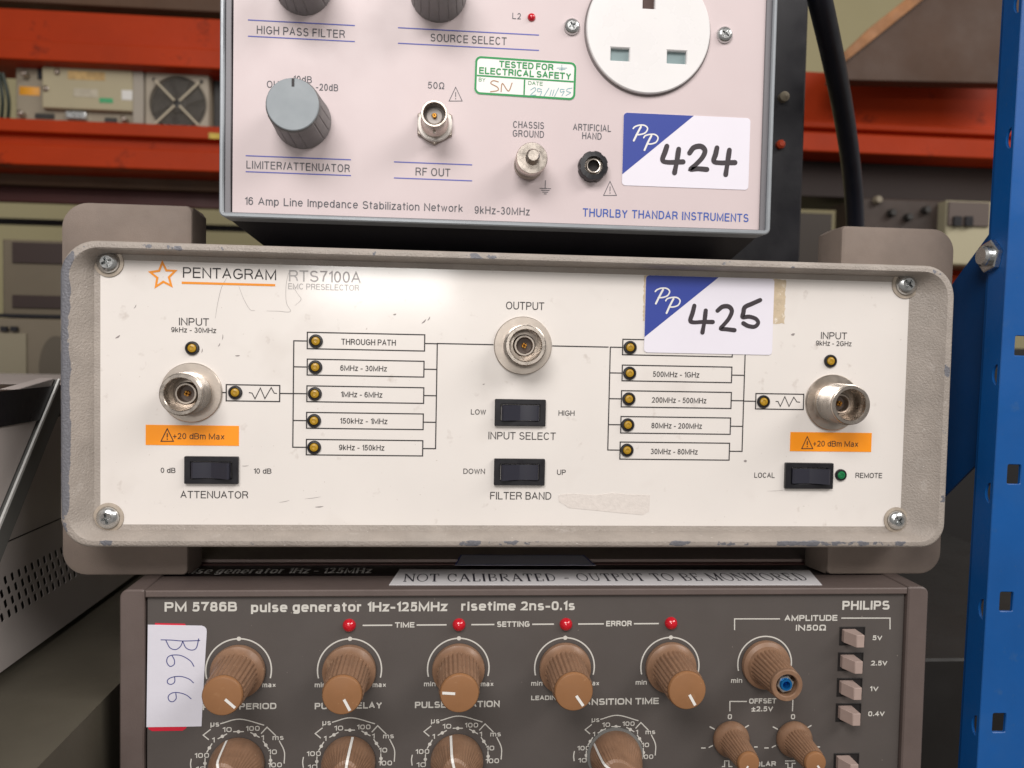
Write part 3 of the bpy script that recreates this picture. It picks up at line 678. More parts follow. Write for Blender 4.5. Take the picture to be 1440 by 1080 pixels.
for t in [('HIGH PASS FILTER', 361, 485, 50.5, 11.4), ('SOURCE SELECT', 605.4, 712.4, 60.8, 11), ('LIMITER/ATTENUATOR', 346.4, 491.9, 239.6, 11), ('RF OUT', 584.3, 633.2, 247.5, 11.2),
   ('16 Amp Line Impedance Stabilization Network', 344, 651, 293, 10.8), ('9kHz-30MHz', 667.3, 744.8, 301.6, 10.6), ('50Ω', 601.5, 624.8, 124.8, 9.5), ('OUT', 375.2, 400, 123.8, 10), ('-10dB', 407.6, 438.4, 116.3, 9.7), ('-20dB', 444.2, 475.4, 127.6, 9.7),
   ('L2', 720.5, 732.5, 26.8, 8.6), ('CHASSIS', 721.5, 765, 180.5, 9.6), ('GROUND', 721, 765, 193, 9.6), ('ARTIFICIAL', 805.7, 859.2, 184.3, 9.6), ('HAND', 818.7, 846, 196, 9.6)]:
    T(*t, PR, M_lisn_ink, lp, (.125, 2.2, .20, .62) if 'Amp' in t[0] else NARROW)
T('THURLBY THANDAR INSTRUMENTS', 819.3, 1052.6, 308.4, 11.6, PR, M_tti, lp, (.14, 2.2, .24, .62))
warn_triangle(lp, 631.6, 122.5, 650, 142, PR, M_lisn_ink, .9); warn_triangle(lp, 848.8, 255, 867, 274.8, PR, M_lisn_ink, .9)
L([(766.8, 253.5), (766.8, 264.6)], 1, PR, M_lisn_ink, lp, 'earth_symbol')
for yy, ww in ((265, 8), (267.6, 6), (270.2, 4), (272.6, 2)): L([(766.8-ww, yy-ww*.03), (766.8+ww, yy+ww*.03)], .9, PR, M_lisn_ink, lp, 'earth_symbol')
led(lis, 747.4, 24.6, 0, 5.6, 'red')

def grey_knob(px, py, pointer, rot=0):
    x, y = on(px, py); o_ = None
    mb = MB(); N = 18
    def fl(a, k, h):
        t = ((a*N/(2*math.pi)+rot) % 1); return 1-(.03 if t < .12 else 0)*(1 if h > 4 else .3)
    mb.lathe(x, y, [(38, .5), (38, 4), (37.2, 10), (35.8, 40), (34.6, 66), (33.8, 69)], N*8, fl, cap=False)
    mb.lathe(x, y, [(33.9, 68.4), (32.8, 70.4), (31.2, 70.8)], 72)
    o = build('knob', mb, M_knobg, lis, (x, y, 0), sa=25)
    c = MB(); c.lathe(x, y, [(32.6, 70.7), (32.6, 72.2), (31.6, 73)], 64); build('knob_cap', c, M_cap, o)
    if pointer:
        p = MB(); p.ribbon([(x+.5, y+22), (x+.5, y+32)], 3.4, 73.3, cap=False); build('pointer_line', p, M_ink, o, None, sa=-1)
grey_knob(425.5, 169.5, True); grey_knob(427, -18.5, False); grey_knob(616.5, -8, False, .4)

# round mains socket
x, y = on(910.5, 44.5); r = 86.6
def prect(a, b, c, d, g=0): P, Q = on(a, b), on(c, d); return rrect(P[0]-g, Q[1]-g, Q[0]+g, P[1]+g)
slots = [(902, -28, 919.8, 17), (856.5, 68.5, 884, 90), (935.3, 72.5, 963.6, 94)]
mb = MB(); mb.prism([circle(x, y, r, 96)]+[prect(*s, g=-1) for s in slots], .2, 8, 1.3)
sk = build('mains_socket', mb, M_socket, lis, (x, y, 0))
for i, s in enumerate(slots):
    q = MB(); P = prect(*s, g=-1)
    # bevelled throat and the shutter behind it
    q.sheet([prect(*s, g=-.8)], 1.2)
    build('pin_slot', q, mat('slot_dark', (70, 48, 42), .6) if i == 0 else mat('slot_shutter', (128, 146, 148), .35), sk, None, sa=-1)
mb = MB(); mb.prism([circle(x, y, r+2.2, 96), circle(x, y, r-3, 96)], .05, 1.4); build('gasket_ring', mb, mat('socket_gap', (120, 110, 110), .6), sk)
screw(lis, 804, 38, 11.6, .3, rot=30); screw(lis, 1018.5, 49.5, 11.8, .3, rot=55)

# bnc connector
x, y = on(611.5, 176.6)
mb = MB(); hexa = [(x+27*math.cos(math.radians(90+60*k)), y+27*math.sin(math.radians(90+60*k))) for k in range(6)]
mb.prism(hexa, 0, 6, 1.4); bnc = build('bayonet_connector', mb, M_nickd, lis, (x, y, 0))
mb = MB(); mb.lathe(x, y, [(23.8, 6), (23.8, 8.5), (22.5, 9.5), (17, 9.6)], 48, cap=False); build('washer', mb, mat('white_washer', (215, 208, 202), .4, .2), bnc)
mb = MB(); mb.lathe(x, y, [(18.6, 9.5), (18.6, 20), (17.2, 22), (16.8, 54), (17.4, 55), (17.4, 57), (16.8, 57.8), (14.6, 57.8), (14.0, 57), (14.0, 36)], 56, cap=False); build('barrel', mb, M_nick, bnc)
mb = MB(); mb.lathe(x, y, [(14.2, 38), (10.5, 38)], 40, cap=False); mb.lathe(x, y, [(10.5, 37), (10.5, 44), (9.6, 45), (4.2, 45), (4.0, 43), (3.6, 43)], 40); build('insulator', mb, mat('pale_insulator', (176, 170, 166), .5), bnc)
mb = MB(); mb.lathe(x, y, [(3, 43), (3, 49), (2.4, 50), (1.3, 50), (1.2, 46)], 20); build('centre_pin', mb, M_gold, bnc)
for sg in (-1, 1):
    mb = MB(); yy = y+sg*17
    vs = []
    for k, t in enumerate((0, 3.6)):
        for j in range(12): vs.append((x+2.4*math.cos(2*math.pi*j/12), yy+sg*t, 36+2.4*math.sin(2*math.pi*j/12)))
    mb.add(vs, [(j, (j+1) % 12, 12+(j+1) % 12, 12+j) for j in range(12)]+[tuple(range(12, 24)), tuple(range(11, -1, -1))]); build('bayonet_lug', mb, M_nick, bnc)
# earth post
x, y = on(743.5, 232.5)
mb = MB(); mb.lathe(x, y, [(20.5, 0), (20.5, 9), (19, 10.5), (16, 11)], 48, cap=False); gp = build('earth_terminal', mb, M_nickd, lis, (x, y, 0))
mb = MB(); mb.lathe(x, y, [(16, 11), (16, 20), (19, 21), (20.6, 23), (20.8, 42), (20, 43.4), (7, 43.6)], 120, lambda a, k, h: 1+(.018*math.cos(60*a) if 22 < h < 42.5 else 0)); build('knurled_nut', mb, M_nick, gp, None, sa=50)
mb = MB(); prof = [(8.6, 43.4)]; hh = 43.4
while hh < 56: prof += [(8.2, hh+.4), (9, hh+1), (8.2, hh+1.8)]; hh += 1.8
prof += [(8, 58), (6.8, 59.2)]; mb.lathe(x, y, prof, 32); build('stud', mb, M_nick, gp)
# black 4 mm socket
x, y = on(832.4, 236)
mb = MB(); mb.lathe(x, y, [(20.4, 0), (20.4, 13), (19.2, 15.4), (12.6, 16), (12.2, 10), (12.2, 5)], 96, lambda a, k, h: 1-(.05 if (a*8/(2*math.pi)) % 1 < .3 and k < 3 else 0), cap=False)
bs = build('banana_socket', mb, M_black, lis, (x, y, 0))
mb = MB(); mb.lathe(x, y, [(12.4, 5), (10.4, 5), (10.2, 13), (9.4, 13.6), (8.2, 13.4), (8, 5)], 36, cap=False); build('metal_sleeve', mb, M_nick, bs)
mb = MB(); mb.lathe(x, y, [(8.2, 3), (8.1, 3.1)], 24); build('socket_bottom', mb, mat('dark_bore', (30, 26, 26), .6), bs)

# test label
P = [on(a, b) for a, b in ((667.8, 79.8), (810.6, 87), (810.2, 140.2), (667.2, 133.2))]
cx, cy = (P[0][0]+P[1][0])/2, (P[0][1]+P[2][1])/2; w, hh = (P[1][0]-P[0][0])/2, 26
tilt = math.radians(-1.0)
def tl(x, y, h): X, Y = x-cx, y-cy; return (cx+X*math.cos(tilt)-Y*math.sin(tilt), cy+X*math.sin(tilt)+Y*math.cos(tilt), h)
mb = MB(); mb.prism(rrect(cx-w, cy-hh, cx+w, cy+hh, 8, 6), .05, .5, .1, m=tl); lb = build('safety_test_label', mb, mat('label_white', (230, 228, 226), .4, 0, .02, 40), lis)
mb = MB(); mb.sheet([rrect(cx-w+.3, cy-hh+.3, cx+w-.3, cy+hh-.3, 7.8, 6), rrect(cx-w+3.1, cy-hh+3.1, cx+w-3.1, cy+hh-3.1, 5.5, 6)[::-1]], .75, tl); build('green_border', mb, M_grn, lb, None, sa=-1)
mb = MB(); mb.ribbon([(cx-w+3.3, cy-.6), (cx+w-3.3, cy-.6)], 2.2, .75, cap=False, m=tl); mb.ribbon([(cx-1.2, cy-2), (cx-1.2, cy-hh+3.4)], 2, .75, cap=False, m=tl); build('green_rule', mb, M_grn, lb, None, sa=-1)
for t, a, b, c, d in (('TESTED FOR', -w+33, w-32, 12.6, 8.8), ('ELECTRICAL SAFETY', -w+6, w-7, 2.0, 9.0), ('BY', -w+6, -w+15, -8.3, 5), ('DATE', 4, 24, -8.6, 5)):
    mb = MB(); put_text(mb, t, cx+a, cx+b, cy+c, d, .78, (.20, 2.2, .18, .34) if d > 6 else PLAIN, m=tl); build('lettering', mb, M_grn, lb, None, sa=-1)
M_hb = mat('brown_ink', (164, 122, 86), .6); M_hc = mat('pale_blue_ink', (126, 172, 178), .6)
for st, m_, w_ in ([[(64, 355), (42, 350), (32, 362), (60, 378), (62, 392), (30, 398)], M_hb, 1.3], [[(76, 398), (82, 362), (108, 395), (124, 360)], M_hb, 1.3],
    [[(205, 390), (222, 380), (225, 392), (205, 412), (228, 412)], M_hc, 1.], [[(252, 388), (236, 384), (236, 398), (252, 396), (246, 414)], M_hc, 1.], [[(284, 382), (262, 418)], M_hc, 1.],
    [[(295, 390), (288, 414)], M_hc, 1.], [[(306, 390), (299, 414)], M_hc, 1.], [[(326, 382), (308, 418)], M_hc, 1.], [[(350, 388), (334, 388), (336, 400), (350, 396), (340, 416)], M_hc, 1.], [[(384, 382), (364, 386), (362, 396), (378, 402), (358, 414)], M_hc, 1.],
    [[(318, 295), (362, 295)], M_hc, .9], [[(340, 282), (340, 308)], M_hc, .9], [[(328, 302), (354, 301)], M_hc, .9]):
    L(sc(st, 3.086, 680, 0), w_, .82, m_, lb, 'handwritten_stroke', sm=True, cap=True, level=False)
sticker(lp, [(875.8, 160.5), (1053.8, 164.2), (1053.6, 265), (875.4, 263.2)], .1, 975.5, 245.3, d424, 6.9, PP424, 'white and blue sticker numbered 424 in black marker')

# ================================================================== LOWER INSTRUMENT
HP = 20.                                    # its front stands a little forward
phi = thing('pulse_generator', 'brown pulse generator with tan knobs and red lamps, bottom of the stack', 'electronic instrument', (135, -760, -500))
YT = on(640, 829.5, HP)[1]                     # top surface
FX0 = on(168, 850, HP)[0]; FX1 = on(1305.5, 850, HP)[0]; YB = -760
GX0 = on(202.5, 850, HP)[0]; GX1 = on(1277, 850, HP)[0]
HPn = HP-7                                     # recessed panel
mb = MB(); mb.prism(rrect(FX0, YB, GX0, YT+1.5, (0, 0, 3, 11), 6), -700, HP, 2); build('side_pillar', mb, M_brown2, phi)
mb = MB(); mb.prism(rrect(GX1, YB, FX1, YT+1.5, (0, 0, 11, 3), 6), -700, HP, 2); build('side_pillar', mb, M_brown2, phi)
mb = MB(); mb.prism(rrect(GX0+.6, YT-9.5, GX1-.6, YT), -50, HP-1, 1.6); build('top_rail', mb, M_brown2, phi)
mb = MB(); mb.box(GX0+2.2, GX1-2.2, YB, YT-10.5, HPn-8, HPn); pp = build('front_panel', mb, M_brown, phi)
mb = MB(); mb.box(GX0+.8, GX1-.8, YB, YT-11, -60, HPn-8.2); build('chassis', mb, M_case, phi)
ha = -46; hb_ = -112
mb = MB(); mb.box(GX0+1, GX1-1, YT-14, YT-.6, hb_, ha-5); build('dark_strip', mb, mat('black_strip', (28, 22, 26), .3), phi)
mb = MB(); mb.box(GX0+1, GX1-1, YT-14, YT+.4, hb_-14, hb_-.4); build('maroon_edge', mb, mat('maroon_strip', (88, 50, 46), .5), phi)
mb = MB(); mb.box(GX0+1, GX1-1, YT-14, YT+4.5, -700, hb_-14.4); build('top_cover', mb, mat('brown_cover', (140, 124, 118), .42, 0, .06, 40), phi)
# upper strip lettering
def T_top(txt, pxl, pxr, pyb, pyt, y, m, parent, style):
    (xa, h0), (xb, _) = on_top(pxl, pyb, y), on_top(pxr, pyb, y); h1 = on_top((pxl+pxr)/2, pyt, y)[1]; h0 = on_top((pxl+pxr)/2, pyb, y)[1]
    mb = MB(); put_text(mb, txt, xa, xb, 0, h0-h1, 0, style, m=lambda u, v, w: (u, y+w, h0-v))
    return build('lettering', mb, m, parent, None, sa=-1)
T_top('pulse generator 1Hz - 125MHz', 245, 522, 806.3, 798.8, YT-.3, M_white, phi, (.115, 3, .2, .4))
q = MB(); A = [on_top(a, b, YT+.6) for a, b in ((547, 822.5), (1156, 822.5), (1138, 801.8), (562, 800.5))]
A[0] = (A[0][0], A[0][1]); q.add([(x_, YT+.7, h_) for x_, h_ in A]+[(x_, YT+.1, h_) for x_, h_ in A], [(0, 1, 2, 3), (4, 7, 6, 5), (0, 4, 5, 1), (1, 5, 6, 2), (2, 6, 7, 3), (3, 7, 4, 0)])
nc = build('notice_strip', q, mat('notice_paper', (216, 214, 216), .5, 0, .03, 40), phi, None, sa=10, label='white notice strip lying along the top reading NOT CALIBRATED - OUTPUT TO BE MONITORED')
# serif lettering: the font's letters with added hairline serifs
def serif_text(txt, pxl, pxr, pyb, pyt, y, m, parent):
    (xa, _), (xb, _) = on_top(pxl, pyb, y), on_top(pxr, pyb, y); h0 = on_top((pxl+pxr)/2, pyb, y)[1]; h1 = on_top((pxl+pxr)/2, pyt, y)[1]
    cap = h0-h1; unit = (xb-xa); cw = {'I': .42, ' ': .5, '-': .55, 'M': 1.15, 'N': 1., 'O': 1., 'L': .8, 'E': .8, 'F': .8, 'T': .85, 'B': .9, 'P': .8, 'R': .95, 'A': 1., 'D': 1., 'U': 1., 'C': .9}
    tot = sum(cw[c] for c in txt); k = unit/tot; x = xa; mp = lambda u, v, w: (u, y+w, h0-v); mb = MB()
    s = lambda pts, w=.1, wz=0.: mb.ribbon([(x+(.08+.84*a)*W_, b*cap) for a, b in pts], w*k*.9, wz, cap=False, m=mp)
    TK, TN = .17, .085; z = 0.; 
    for c in txt:
        W_ = cw[c]*k
        def bar(u, l, v): s([(u-l, v), (u+l, v)], .17, .06)
        if c == 'I': s([(.5, 0), (.5, 1)], TK); bar(.5, .35, .02); bar(.5, .35, .98)
        if c == 'N': s([(.12, 0), (.12, 1)], TN); s([(.12, 1), (.88, 0)], TK, .03); s([(.88, 0), (.88, 1)], TN, .0); bar(.12, .14, .02); bar(.12, .12, .98); bar(.88, .14, .98)
        if c == 'M': s([(.1, 0), (.1, 1)], TN); s([(.1, 1), (.5, .05)], TK, .03); s([(.5, .05), (.9, 1)], TN, .04); s([(.9, 0), (.9, 1)], TK); bar(.1, .1, .02); bar(.9, .12, .02); bar(.9, .1, .98); bar(.1, .1, .98)
        if c in 'O': s([(.5+.46*math.cos(t), .5+.5*math.sin(t)) for t in [2*math.pi*j/20 for j in range(21)]], .11)
        if c == 'C': s([(.52+.44*math.cos(t), .5+.5*math.sin(t)) for t in [.6+(2*math.pi-1.2)*j/18 for j in range(19)]], .11); s([(.9, .65), (.9, .98)], TN, .05)
        if c == 'T': s([(.5, 0), (.5, .97)], TK); s([(.04, .98), (.96, .98)], .15, .04); bar(.5, .2, .02); s([(.05, .98), (.05, .75)], TN, .06); s([(.95, .98), (.95, .75)], TN, .06)
        if c in 'LEF':
            s([(.25, 0), (.25, 1)], TK); 
            if c != 'F': s([(.08, .02), (.92, .02)], .15, .04); s([(.92, .02), (.92, .27)], TN, .06)
            else: bar(.25, .18, .02)
            if c != 'L': s([(.08, .98), (.88, .98)], .15, .04); s([(.88, .98), (.88, .75)], TN, .06); s([(.3, .52), (.68, .52)], .15, .05)
            else: bar(.25, .18, .98)
        if c in 'BPRD':
            s([(.22, 0), (.22, 1)], TK)
            if c == 'D': s([(.1, .98), (.45, .98)]+[(.45+.45*math.sin(t), .5+.48*math.cos(t)) for t in [math.pi*j/12 for j in range(1, 12)]]+[(.45, .02), (.1, .02)], .1, .04)
            else:
                s([(.06, .98), (.5, .98), (.8, .9), (.84, .75), (.8, .6), (.5, .52), (.25, .52)], .1, .04)
                if c == 'B': s([(.5, .52), (.82, .45), (.9, .27), (.8, .08), (.5, .02), (.06, .02)], .1, .05)
                else: bar(.22, .17, .02)
                if c == 'R': s([(.5, .5), (.88, .02), (1., .02)], TK*.9, .05)
        if c == 'A': s([(.14, .0), (.5, 1)], TN); s([(.5, 1), (.88, 0)], TK, .03); s([(.26, .33), (.74, .33)], .15, .05); bar(.12, .13, .02); bar(.88, .14, .02)
        if c == 'U': s([(.2, 1), (.2, .3), (.32, .08), (.5, .02), (.7, .08), (.82, .3)], .12); s([(.82, .3), (.82, 1)], TN, .03); bar(.2, .16, .98); bar(.82, .14, .98)
        if c == '-': s([(.15, .38), (.85, .38)], .22)
        x += W_
    return build('lettering', mb, m, parent, None, sa=-1)
serif_text('NOT CALIBRATED - OUTPUT TO BE MONITORED', 566, 1142, 816.8, 806.5, YT+1.0, mat('notice_ink', (40, 36, 48), .6), nc)
# label lying further back
q = MB(); A = [on_top(a, b, YT+5.2) for a, b in ((640, 794.5), (838, 794.8), (822, 781), (648, 780.5))]
q.add([(x_, YT+5.2, h_) for x_, h_ in A]+[(x_, YT+4.6, h_) for x_, h_ in A], [(0, 1, 2, 3), (4, 7, 6, 5), (0, 4, 5, 1), (1, 5, 6, 2), (2, 6, 7, 3), (3, 7, 4, 0)])
bl = build('blue_edged_label', q, mat('label_lilac', (182, 182, 196), .5), phi, None, sa=10)
q = MB(); q.ribbon([(A[i][0]*.985+1.3, A[i][1]*.985-2.5) for i in range(4)], 2.2, 0, closed=True, m=lambda u, v, w: (u, YT+5.5, v)); build('blue_border', q, M_blue, bl, None, sa=-1)

def TP(txt, a, b, c, d, style=SQUARE): return T(txt, a, b, c, d, HPn+.35, M_philips, pp, style)
for t in [('PM 5786B', 231.4, 333.2, 859.9, 13.4), ('pulse generator 1Hz-125MHz', 352.9, 628.8, 860.2, 13.2), ('risetime 2ns-0.1s', 648.5, 808.3, 858.4, 12.6), ('PHILIPS', 1184.4, 1250.6, 857.4, 12.6)]:
    TP(*t)
for t in [('TIME', 555.3, 582.8, 882.5, 7.6), ('SETTING', 698.9, 744.7, 881.5, 7.8), ('ERROR', 852.3, 888.3, 880.7, 7.8), ('PULSE PERIOD', 285, 388.6, 997.8, 8.8), ('PULSE DELAY', 442.5, 537.2, 996.8, 9), ('PULSE DURATION', 583.4, 702.6, 995, 9),
   ('LEADING', 746.9, 789, 984.4, 6.4), ('TRANSITION TIME', 801, 926.5, 991, 9), ('AMPLITUDE', 1103, 1177.5, 873.2, 8.3), ('IN50Ω', 1119, 1161.4, 886.8, 8.3),
   ('5V', 1226.7, 1240.6, 900.2, 6.8), ('2.5V', 1224.7, 1247.8, 935.8, 6.8), ('1V', 1222.8, 1235.3, 971.8, 6.8), ('0.4V', 1220.8, 1244, 1007, 6.8),
   ('OFFSET', 1053.3, 1091.4, 989.2, 7.2), ('±2.5V', 1056.7, 1087.2, 1000.4, 7.2), ('0', 1023.3, 1029.2, 1011.4, 7.2), ('0', 1112, 1118, 1011.4, 7.2), ('BIPOLAR', 1045, 1091, 1078, 7.2)]: TP(*t)
for t in [('max', 368.9, 387.8, 966.4, 6.6), ('min', 288, 304, 966.6, 6.6), ('min', 442.5, 458.5, 966.4, 6.6), ('max', 523.9, 542.8, 966.2, 6.6), ('min', 596.2, 612.4, 965, 6.6), ('max', 676, 694, 965, 6.6), ('min', 746.9, 762.8, 964.2, 6.6), ('max', 825.7, 842.5, 964, 6.6), ('min', 893.8, 909.4, 962.8, 6.6), ('max', 970, 987.2, 962.8, 6.6), ('min', 1028, 1043.6, 960.2, 6.6)]: TP(*t, SQUARE2)
HL = HPn+.35
def LP(pts, w=1.7, name='printed_line', sm=False, level=True): return L(pts, w, HL, M_philips, pp, name, sm=sm, level=level)
for a, b, c in ((510, 551.7, 879.3), (585.8, 628, 878.8), (662.8, 695.2, 878.3), (748.4, 779, 877.8), (812.9, 849.2, 877.4), (891.4, 926.5, 877)): LP([(a, c+.1), (b, c-.1)], 2)
LP([(1033, 886), (1033, 870.3), (1097, 870.3)]); LP([(1183, 869.2), (1251.6, 869.2), (1251.6, 885)])
LP([(1026.4, 1000.3), (1026.4, 986.4), (1050.3, 986.4)]); LP([(1114.7, 984), (1114.7, 1000.3)])
for q in ((491.1, 879.2), (645.4, 878.4), (795.8, 877.8), (943.6, 876.3)): led(phi, q[0], q[1], 0, 9.1, 'red', HPn)

def fluted(a, N, dep): 
    return 1-dep*(.5+.5*math.cos(a*N))**2
def tan_knob(px, py, ang, r0=36, r1=27.5, r2=25, H=84, cap=True, arc=True, ra=44, dot=True):
    x, y = on(px, py, HPn); b = HPn
    mb = MB(); N = 26
    mb.lathe(x, y, [(r0, b+2), (r0+.6, b+6), (r0-.4, b+10), (r1+4, b+13), (r1+1.8, b+17), (r2-4, b+18)], 72, cap=False)
    mb.lathe(x, y, [(r1+1.8, b+17), (r1+.4, b+22), (r2+1.6, b+H-9), (r2+.6, b+H-7)], N*8, lambda a, k, h: fluted(a, N, .065), cap=False)
    if cap: mb.lathe(x, y, [(r2+.6, b+H-7.2), (r2+.6, b+H-5)], 72, cap=False)
    else: mb.lathe(x, y, [(r2+.8, b+H-7.4), (r2+.9, b+H-1.5), (r2-.2, b+H), (r2-5, b+H), (r2-6.2, b+H-1.5), (r2-6.4, b+H-22), (4, b+H-22)], 72)
    o = build('knob', mb, M_knob, phi, (x, y, b), sa=28)
    if cap:
        c = MB(); c.lathe(x, y, [(r2+.4, b+H-5), (r2+.2, b+H-2), (r2-1, b+H-.4), (r2-2.4, b+H)], 72); build('knob_cap', c, M_knobcap, o)
        p = MB(); t = math.radians(ang); d = Vector((math.cos(t), math.sin(t))); q0 = Vector((x, y))+d*r2*.22; q1 = Vector((x, y))+d*r2*.88
        p.ribbon([tuple(q0), tuple(q1)], 3.6 if r2 > 20 else 2.6, b+H+.3, cap=False); build('pointer_line', p, M_white, o, None, sa=-1)
    if arc:
        m2 = MB(); m2.ribbon([(x+ra*math.cos(a), y+ra*math.sin(a)) for a in [math.radians(195-210*k/48) for k in range(49)]], 1.9, HL, cap=False); build('dial_arc', m2, M_philips, pp, None, sa=-1)
        if dot: m3 = MB(); m3.flat(circle(x, y+ra, 3, 16), HL+.12); build('dial_dot', m3, M_philips, pp, None, sa=-1)
    return o, x, y
tan_knob(335.7, 942.6, -42, ra=43.6); tan_knob(491.7, 942, -62, ra=43.4); tan_knob(644.6, 940, 176, ra=42.6); tan_knob(793.9, 938.4, -55, ra=42.2); tan_knob(942.1, 937.2, -60, ra=42)
o, x, y = tan_knob(1075.2, 933, 0, r0=34.5, r1=25, r2=20.8, H=78, cap=False, ra=39.5, dot=False)
b = HPn
mb = MB(); mb.prism([[(x+12.6*math.cos(math.radians(60*k+12)), y+12.6*math.sin(math.radians(60*k+12))) for k in range(6)], circle(x, y, 7.4, 24)], b+50, b+73, 1.2); build('hex_nut', mb, M_steel, o)
mb = MB(); mb.lathe(x, y, [(8.2, b+52), (8.2, b+75), (7.6, b+76), (5.2, b+76), (4.8, b+74), (4.8, b+60), (4, b+60)], 32); build('blue_shaft', mb, mat('blue_anodised', (30, 120, 190), .3, .7), o)

# offset knobs
for k, (a, bb, ang) in enumerate(((1026.6, 1037.5, -118), (1114.9, 1037.5, -52))):
    o, x, y = tan_knob(a, bb, ang, r0=25.5, r1=18.5, r2=14.6, H=74, arc=False)
    for (u, v, w_, z_) in ((-30.5, 17, -23, 13), (20, 14, 27, 18), (-31, -13.5, -25, -10.5), (-42, -14, -35.5, -14), (30, -13.5, 25, -10.5), (36, -14, 41, -14)):
        m4 = MB(); m4.ribbon([(x+u, y+v), (x+w_, y+z_)], 1.7, HL, cap=False); build('dial_tick', m4, M_philips, pp, None, sa=-1)
LP([(1015, 1078), (1019, 1078), (1019, 1070), (1025, 1070), (1025, 1078), (1030, 1078)], 1.6); LP([(1014, 1084), (1030, 1084)], 1.6)
LP([(1104, 1070), (1118, 1070)], 1.6); LP([(1104, 1073.5), (1108, 1073.5), (1108, 1080), (1114, 1080), (1114, 1073.5), (1119, 1073.5)], 1.6)

# range selectors
def selector(px, py, ang, washer=False, k_=1.0):
    x, y = on(px, py, HPn); b = HPn; s = .975/4.909*k_
    def Q(u, v): return (x+u*s, y-v*s)
    def put(t, u0, u1, v, cap=34):
        m = MB(); put_text(m, t, x+u0*s, x+u1*s, y-v*s, cap*s, HL, SQUARE2); build('dial_number', m, M_philips, pp, None, sa=-1)
    for a in (('100', -291, -193, -42), ('1', -176, -156, -148), ('10', -106, -43, -219), ('100', 50, 145, -224), ('1', 154, 174, -158), ('10', 202, 262, -57), ('100', 200, 297, 35), ('10', -283, -215, 52)): put(*a)
    put('µs', -185, -126, -258, 36); put('ms', 232, 307, -157, 34)
    for (u, v) in ((-105, -189), (3, -220), (114, -195), (-191, -110), (187, -123), (-220, -3), (220, -15)):
        t = math.atan2(-v, u)+math.pi/2; du, dv = 36*math.cos(t), -36*math.sin(t)
        m = MB(); m.ribbon([Q(u-du, v-dv), Q(u+du, v+dv)], 1.5, HL, cap=False); m.flat(circle(*Q(u, v), 2.4, 12), HL+.1); build('dial_mark', m, M_philips, pp, None, sa=-1)
    for pts, sm in (([(-120, -277), (12, -307), (175, -262)], True), ([(-183, -240), (-233, -200), (-195, -167)], False), ([(154, -203), (194, -248), (254, -187)], False), ([(277, -152), (312, -75), (312, 10)], True), ([(-311, -37), (-316, 0), (-311, 40)], True)):
        m = MB(); m.ribbon([Q(*p) for p in pts], 1.5, HL, sm=sm, cap=False); build('dial_bracket', m, M_philips, pp, None, sa=-1)
    t0 = math.radians(ang)
    def md(a, k, h):
        # round skirt that turns into a ridged bar towards the top
        f = min(1, max(0, (h-b-20)/26)); d = abs(math.sin(a-t0))
        r = 1-f*.42*d**1.5
        return r*(1-(.02 if ((a*44/(2*math.pi)) % 1 < .4 and h > b+18) else 0))
    mb = MB(); mb.lathe(x, y, [(36, b+1.5), (36.6, b+5), (36.4, b+12), (35.4, b+18), (35, b+26), (34, b+38), (32.6, b+52), (31, b+57), (27, b+60), (18, b+61)], 176, md)
    o = build('selector_knob', mb, M_knob, phi, (x, y, b), sa=26)
    d = Vector((math.cos(t0), math.sin(t0))); n_ = Vector((-d.y, d.x))*1.7
    m = MB(); pr = [(36.9, b+5), (36.2, b+18), (35.6, b+26), (34.8, b+38), (33.4, b+52), (31.4, b+58), (27, b+61.2), (10, b+62), (-12, b+62)]
    vs = []
    for r, h in pr: vs += [(x+d.x*r+n_.x, y+d.y*r+n_.y, h+.6), (x+d.x*r-n_.x, y+d.y*r-n_.y, h+.6)]
    m.add(vs, [(2*i, 2*i+1, 2*i+3, 2*i+2) for i in range(len(pr)-1)]); build('pointer_line', m, M_white, o, None, sa=-1)
    if washer:
        m = MB(); m.lathe(x, y, [(40, b+.2), (40, b+2), (36, b+2.4)], 64, cap=False); build('dial_ring', m, mat('grey_dial_ring', (112, 112, 110), .45), o)
selector(334.6, 1072.9, 112); selector(490.8, 1070.3, 82); selector(642.4, 1067.2, 104); selector(864.6, 1061.6, 148, True, .94)

# push buttons
for k, (a, bt) in enumerate(((1182.2, 882.8), (1179.9, 918.9), (1178.5, 955), (1176.9, 990.5), (1174, 1060.6))):
    x0, y1 = on(a, bt, HPn); x1 = x0+35; y0 = y1-24
    mb = MB(); mb.prism([rrect(x0-1.5, y0-1.5, x1+1.5, y1+1.5), rrect(x0, y0, x1, y1)], HPn, HPn+1.2, .3); mb.sheet([rrect(x0, y0, x1, y1)], HPn+.2)
    o = build('button_slot', mb, mat('slot_black', (26, 22, 22), .6), pp, None, sa=20)
    A0, A1 = x0+1.5, x0+21.5; B0, B1 = y0+5, y1-1.5
    pr = [(A0, HPn+.6), (A1, HPn+.6), (A1, HPn+27), (A1-.6, HPn+28), (A0+9.5, HPn+28), (A0+8.2, HPn+27.4), (A0+1, HPn+10), (A0, HPn+8)]
    mb = MB(); n = len(pr); B = 1.2
    vs = [(u, B0, h) for u, h in pr]+[(u, B1, h) for u, h in pr]
    mb.add(vs, [(i, (i+1) % n, n+(i+1) % n, n+i) for i in range(n)]+[tuple(range(n)), tuple(range(2*n-1, n-1, -1))])
    bo = build('push_button', mb, M_button, phi, None, sa=15)
    bv = bo.modifiers.new('bevel', 'BEVEL'); bv.width = .9*U; bv.segments = 2; bv.limit_method = 'ANGLE'

